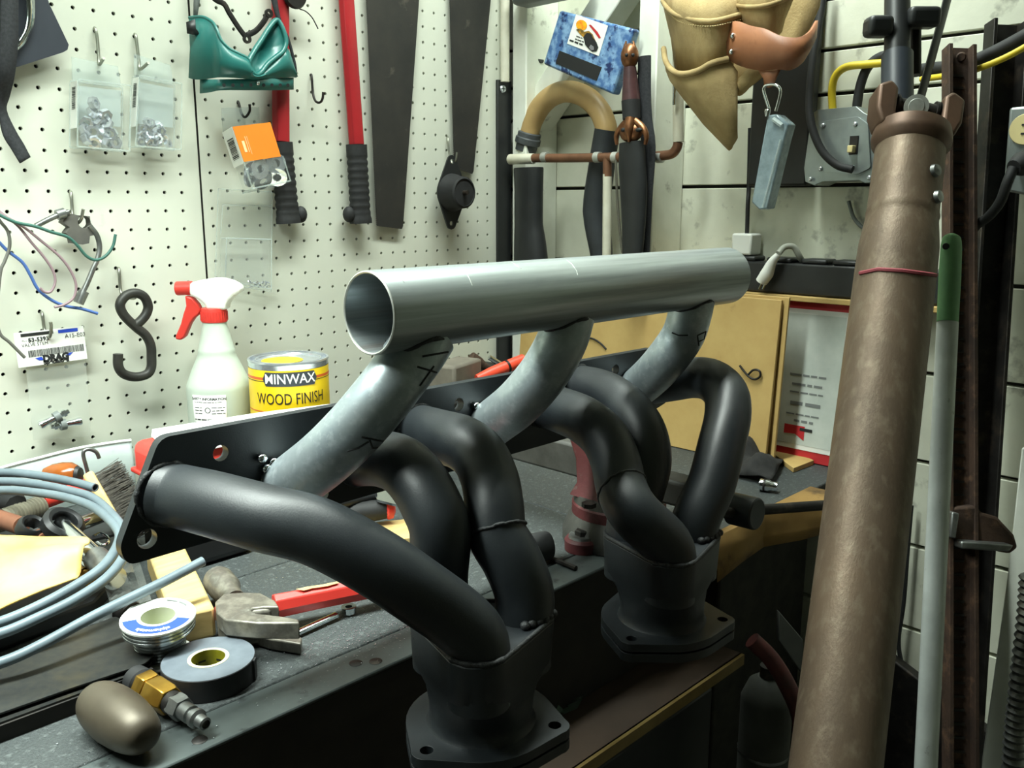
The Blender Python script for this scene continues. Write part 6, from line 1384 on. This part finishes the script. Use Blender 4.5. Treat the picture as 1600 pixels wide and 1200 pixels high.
# outlet box at the right edge
xo = 0.40; t = thing('outlet_box', 'steel outlet box with an ivory socket at the right edge', 'outlet', PX(1595, 300, 0.42))
o4 = [PX(u, v, xo) for u, v in ((1577, 168), (1640, 162), (1640, 312), (1567, 298))]
MB().loft([[p + Vector((0.045, 0, 0)) for p in o4], o4]).build('box', 'box_steel', t, bevel=0.003)
MB().box((0.497, o4[1].y + 0.012, (o4[1].z + o4[2].z) / 2), (0.104, 0.018, 0.05)).build('mounting_bracket', 'box_steel', t, bevel=0.002)
p = PX(1603, 202, xo - 0.002); MB().lathe([(0, 0.003), (0.017, 0.003), (0.018, 0), (0, 0)], 24, frame(p, (-1, 0, 0))).build('socket', 'ivory', t)
for dz in (0.005, -0.005): MB().box((xo - 0.0055, p.y, p.z + dz), (0.001, 0.008, 0.002)).build('slot', 'print_black', t)
t = thing('black_plug', 'black plug and cord in the outlet at the right edge', 'plug', PX(1590, 265, 0.37))
MB().tube([PX(1606, 254, 0.392), PX(1596, 256, 0.376), PX(1584, 262, 0.365)], [0.015, 0.014, 0.009], 14).build('plug', 'black_rubber', t, ang=60)
wire('cord', [PX(u, v, x) for u, v, x in ((1584, 262, 0.365), (1574, 285, 0.36), (1563, 315, 0.365), (1545, 338, 0.375), (1526, 352, 0.385), (1512, 372, 0.40))], 0.0058, 'black_rubber', t, n=10)
# small loose wire end on the wall
t = tag(wire('loose_wire', [PX(u, v, 0.54) for u, v in ((1326, 314), (1328, 322), (1334, 340), (1346, 354), (1362, 362))], 0.003, 'grey_plastic'), 'short loose grey wire end beside the drive shaft', 'wire')
tag(wire('hanging_cord', [PX(u, v, 0.53) for u, v in ((1424, 790), (1418, 860), (1412, 940), (1404, 1000), (1410, 1040), (1424, 1080))], 0.0035, 'black_rubber'), 'thin black cord hanging on the wall beside the broom pole', 'cord')
# white post and corrugated hose in the lower right corner
yw = PX(1556, 1020, 0.40).y
a = PX(1532, 1200, 0.40); b = PX(1600, 700, 0.40)
q = [PX(u, v, 0.47) for u, v in ((1530, 1215), (1574, 900), (1596, 700), (1640, 700), (1640, 1215))]
tag(MB().loft([[p + Vector((0.05, 0, 0)) for p in q], q]).build('white_plank', 'white_paint', bevel=0.002), 'chipped white plank leaning in the lower right corner', 'plank')
cl = spline([PX(u, v, 0.365) for u, v in ((1612, 900), (1608, 960), (1600, 1030), (1592, 1100), (1586, 1160), (1582, 1230))], 22); rr = [0.0125 + 0.0016 * math.sin(i * PI * 0.5) for i in range(len(cl))]
tag(MB().tube(cl, rr, 18).build('flexible_conduit', 'bare_steel', ang=30), 'corrugated steel conduit at the lower right edge', 'conduit')
tag(MB().box((0, 0, 0), (0.02, 0.26, 0.22), T(*PX(1405, 1150, 0.52)) @ R(0.4, 'X')).build('dark_board', 'dark_steel', bevel=0.003), 'dark board leaning low on the wall behind the drive shaft', 'board')

# ------------------------------------------------------------------ cabinet shelf below the bench
zsf = -0.160; ysf = PZ(1020, 1116, zsf).y
t = thing('tool_cabinet', 'black tool cabinet with a brown shelf top below the bench', 'cabinet', (-0.3, -0.5, -0.9))
xe = PZ(1157, 1020, zsf).x
MB().box(((xe - 1.1) / 2, (ysf - 0.06) / 2 + 0.0, zsf - 0.009), (xe + 1.1, abs(ysf) - 0.06, 0.018)).build('shelf_top', 'shelf_board', t)
MB().box(((xe - 1.1) / 2, ysf - 0.001, zsf - 0.007), (xe + 1.1, 0.006, 0.014)).build('shelf_edging', 'shelf_edge', t)
MB().box(((xe - 1.1) / 2, (ysf - 0.03) / 2, zsf - 0.38), (xe + 1.08, abs(ysf) - 0.10, 0.72)).build('carcase', 'black_plastic', t)
for x in (-0.75, -0.25):
    d_ = MB().box((x + 0.14, ysf + 0.028, zsf - 0.13), (0.46, 0.02, 0.18)).build('drawer', 'black_plastic', t, bevel=0.003)
    p = Vector((x + 0.14, ysf + 0.012, zsf - 0.10)); MB().tube([p + Vector((-0.06, 0, 0)), p + Vector((-0.06, -0.02, 0)), p + Vector((0.06, -0.02, 0)), p + Vector((0.06, 0, 0))], 0.004, 10).build('handle', 'chrome', d_)
rows = []
for j in range(6): rows.append([PZ(872 + 14 * i - 8 * j, 1062 + 15 * j - 6 * i, zsf + 0.002 + random.uniform(0, 0.012)) for i in range(6)])
tag(MB().grid(rows).build('plastic_bag', mat('bag_green', (120, 150, 136), (150, 170, 160), rough=0.2, alpha=0.6, scale=40), ang=20), 'crumpled clear bag of green bits on the shelf below', 'plastic bag')
p = PZ(1084, 1022, zsf); tag(MB().lathe([(0, 0.001), (0.012, 0.001), (0.0135, 0.018), (0.011, 0.018), (0.010, 0.004), (0, 0.004)], 22, T(p.x, p.y, zsf)).build('brass_cup', 'brass'), 'small brass cup on the brown shelf under the collector', 'cup')
tag(MB().box((0.385, -0.36, -0.471), (0.27, 0.54, 0.856)).build('shade_box', 'cavity_dark', bevel=0.004), 'dark box added to deepen the shade under the bench corner', 'chest')  # added box, dark so the space under the corner top reads as shade
# dim things between the cabinet and the drive shaft
p = PD(1196, 1120, 1.05)
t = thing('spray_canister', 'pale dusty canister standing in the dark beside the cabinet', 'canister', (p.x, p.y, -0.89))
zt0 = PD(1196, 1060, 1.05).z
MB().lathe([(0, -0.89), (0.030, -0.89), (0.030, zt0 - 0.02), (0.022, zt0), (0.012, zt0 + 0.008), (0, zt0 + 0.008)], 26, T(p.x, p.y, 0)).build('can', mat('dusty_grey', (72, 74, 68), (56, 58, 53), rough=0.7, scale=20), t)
MB().lathe([(0.0303, zt0 - 0.09), (0.0308, zt0 - 0.088), (0.0303, zt0 - 0.086)], 26, T(p.x, p.y, 0)).build('rim', 'bare_steel', t)
MB().lathe([(0, zt0 + 0.008), (0.010, zt0 + 0.008), (0.010, zt0 + 0.022), (0, zt0 + 0.022)], 16, T(p.x, p.y, 0)).build('cap', 'dark_steel', t)
tag(wire('red_hose', [PD(u, v, 1.0) for u, v in ((1175, 1000), (1205, 1030), (1232, 1075), (1252, 1130), (1250, 1220))], 0.010, mat('hose_red', (96, 40, 36), (60, 34, 32), rough=0.6, scale=20), n=12), 'dull red hose hanging beside the tool cabinet', 'hose')
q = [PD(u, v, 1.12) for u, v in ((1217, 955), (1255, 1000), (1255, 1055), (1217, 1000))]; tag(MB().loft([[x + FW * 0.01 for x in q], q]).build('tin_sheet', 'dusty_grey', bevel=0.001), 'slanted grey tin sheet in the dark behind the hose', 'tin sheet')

for o in bpy.data.objects:
    if '_o' in o: del o['_o']
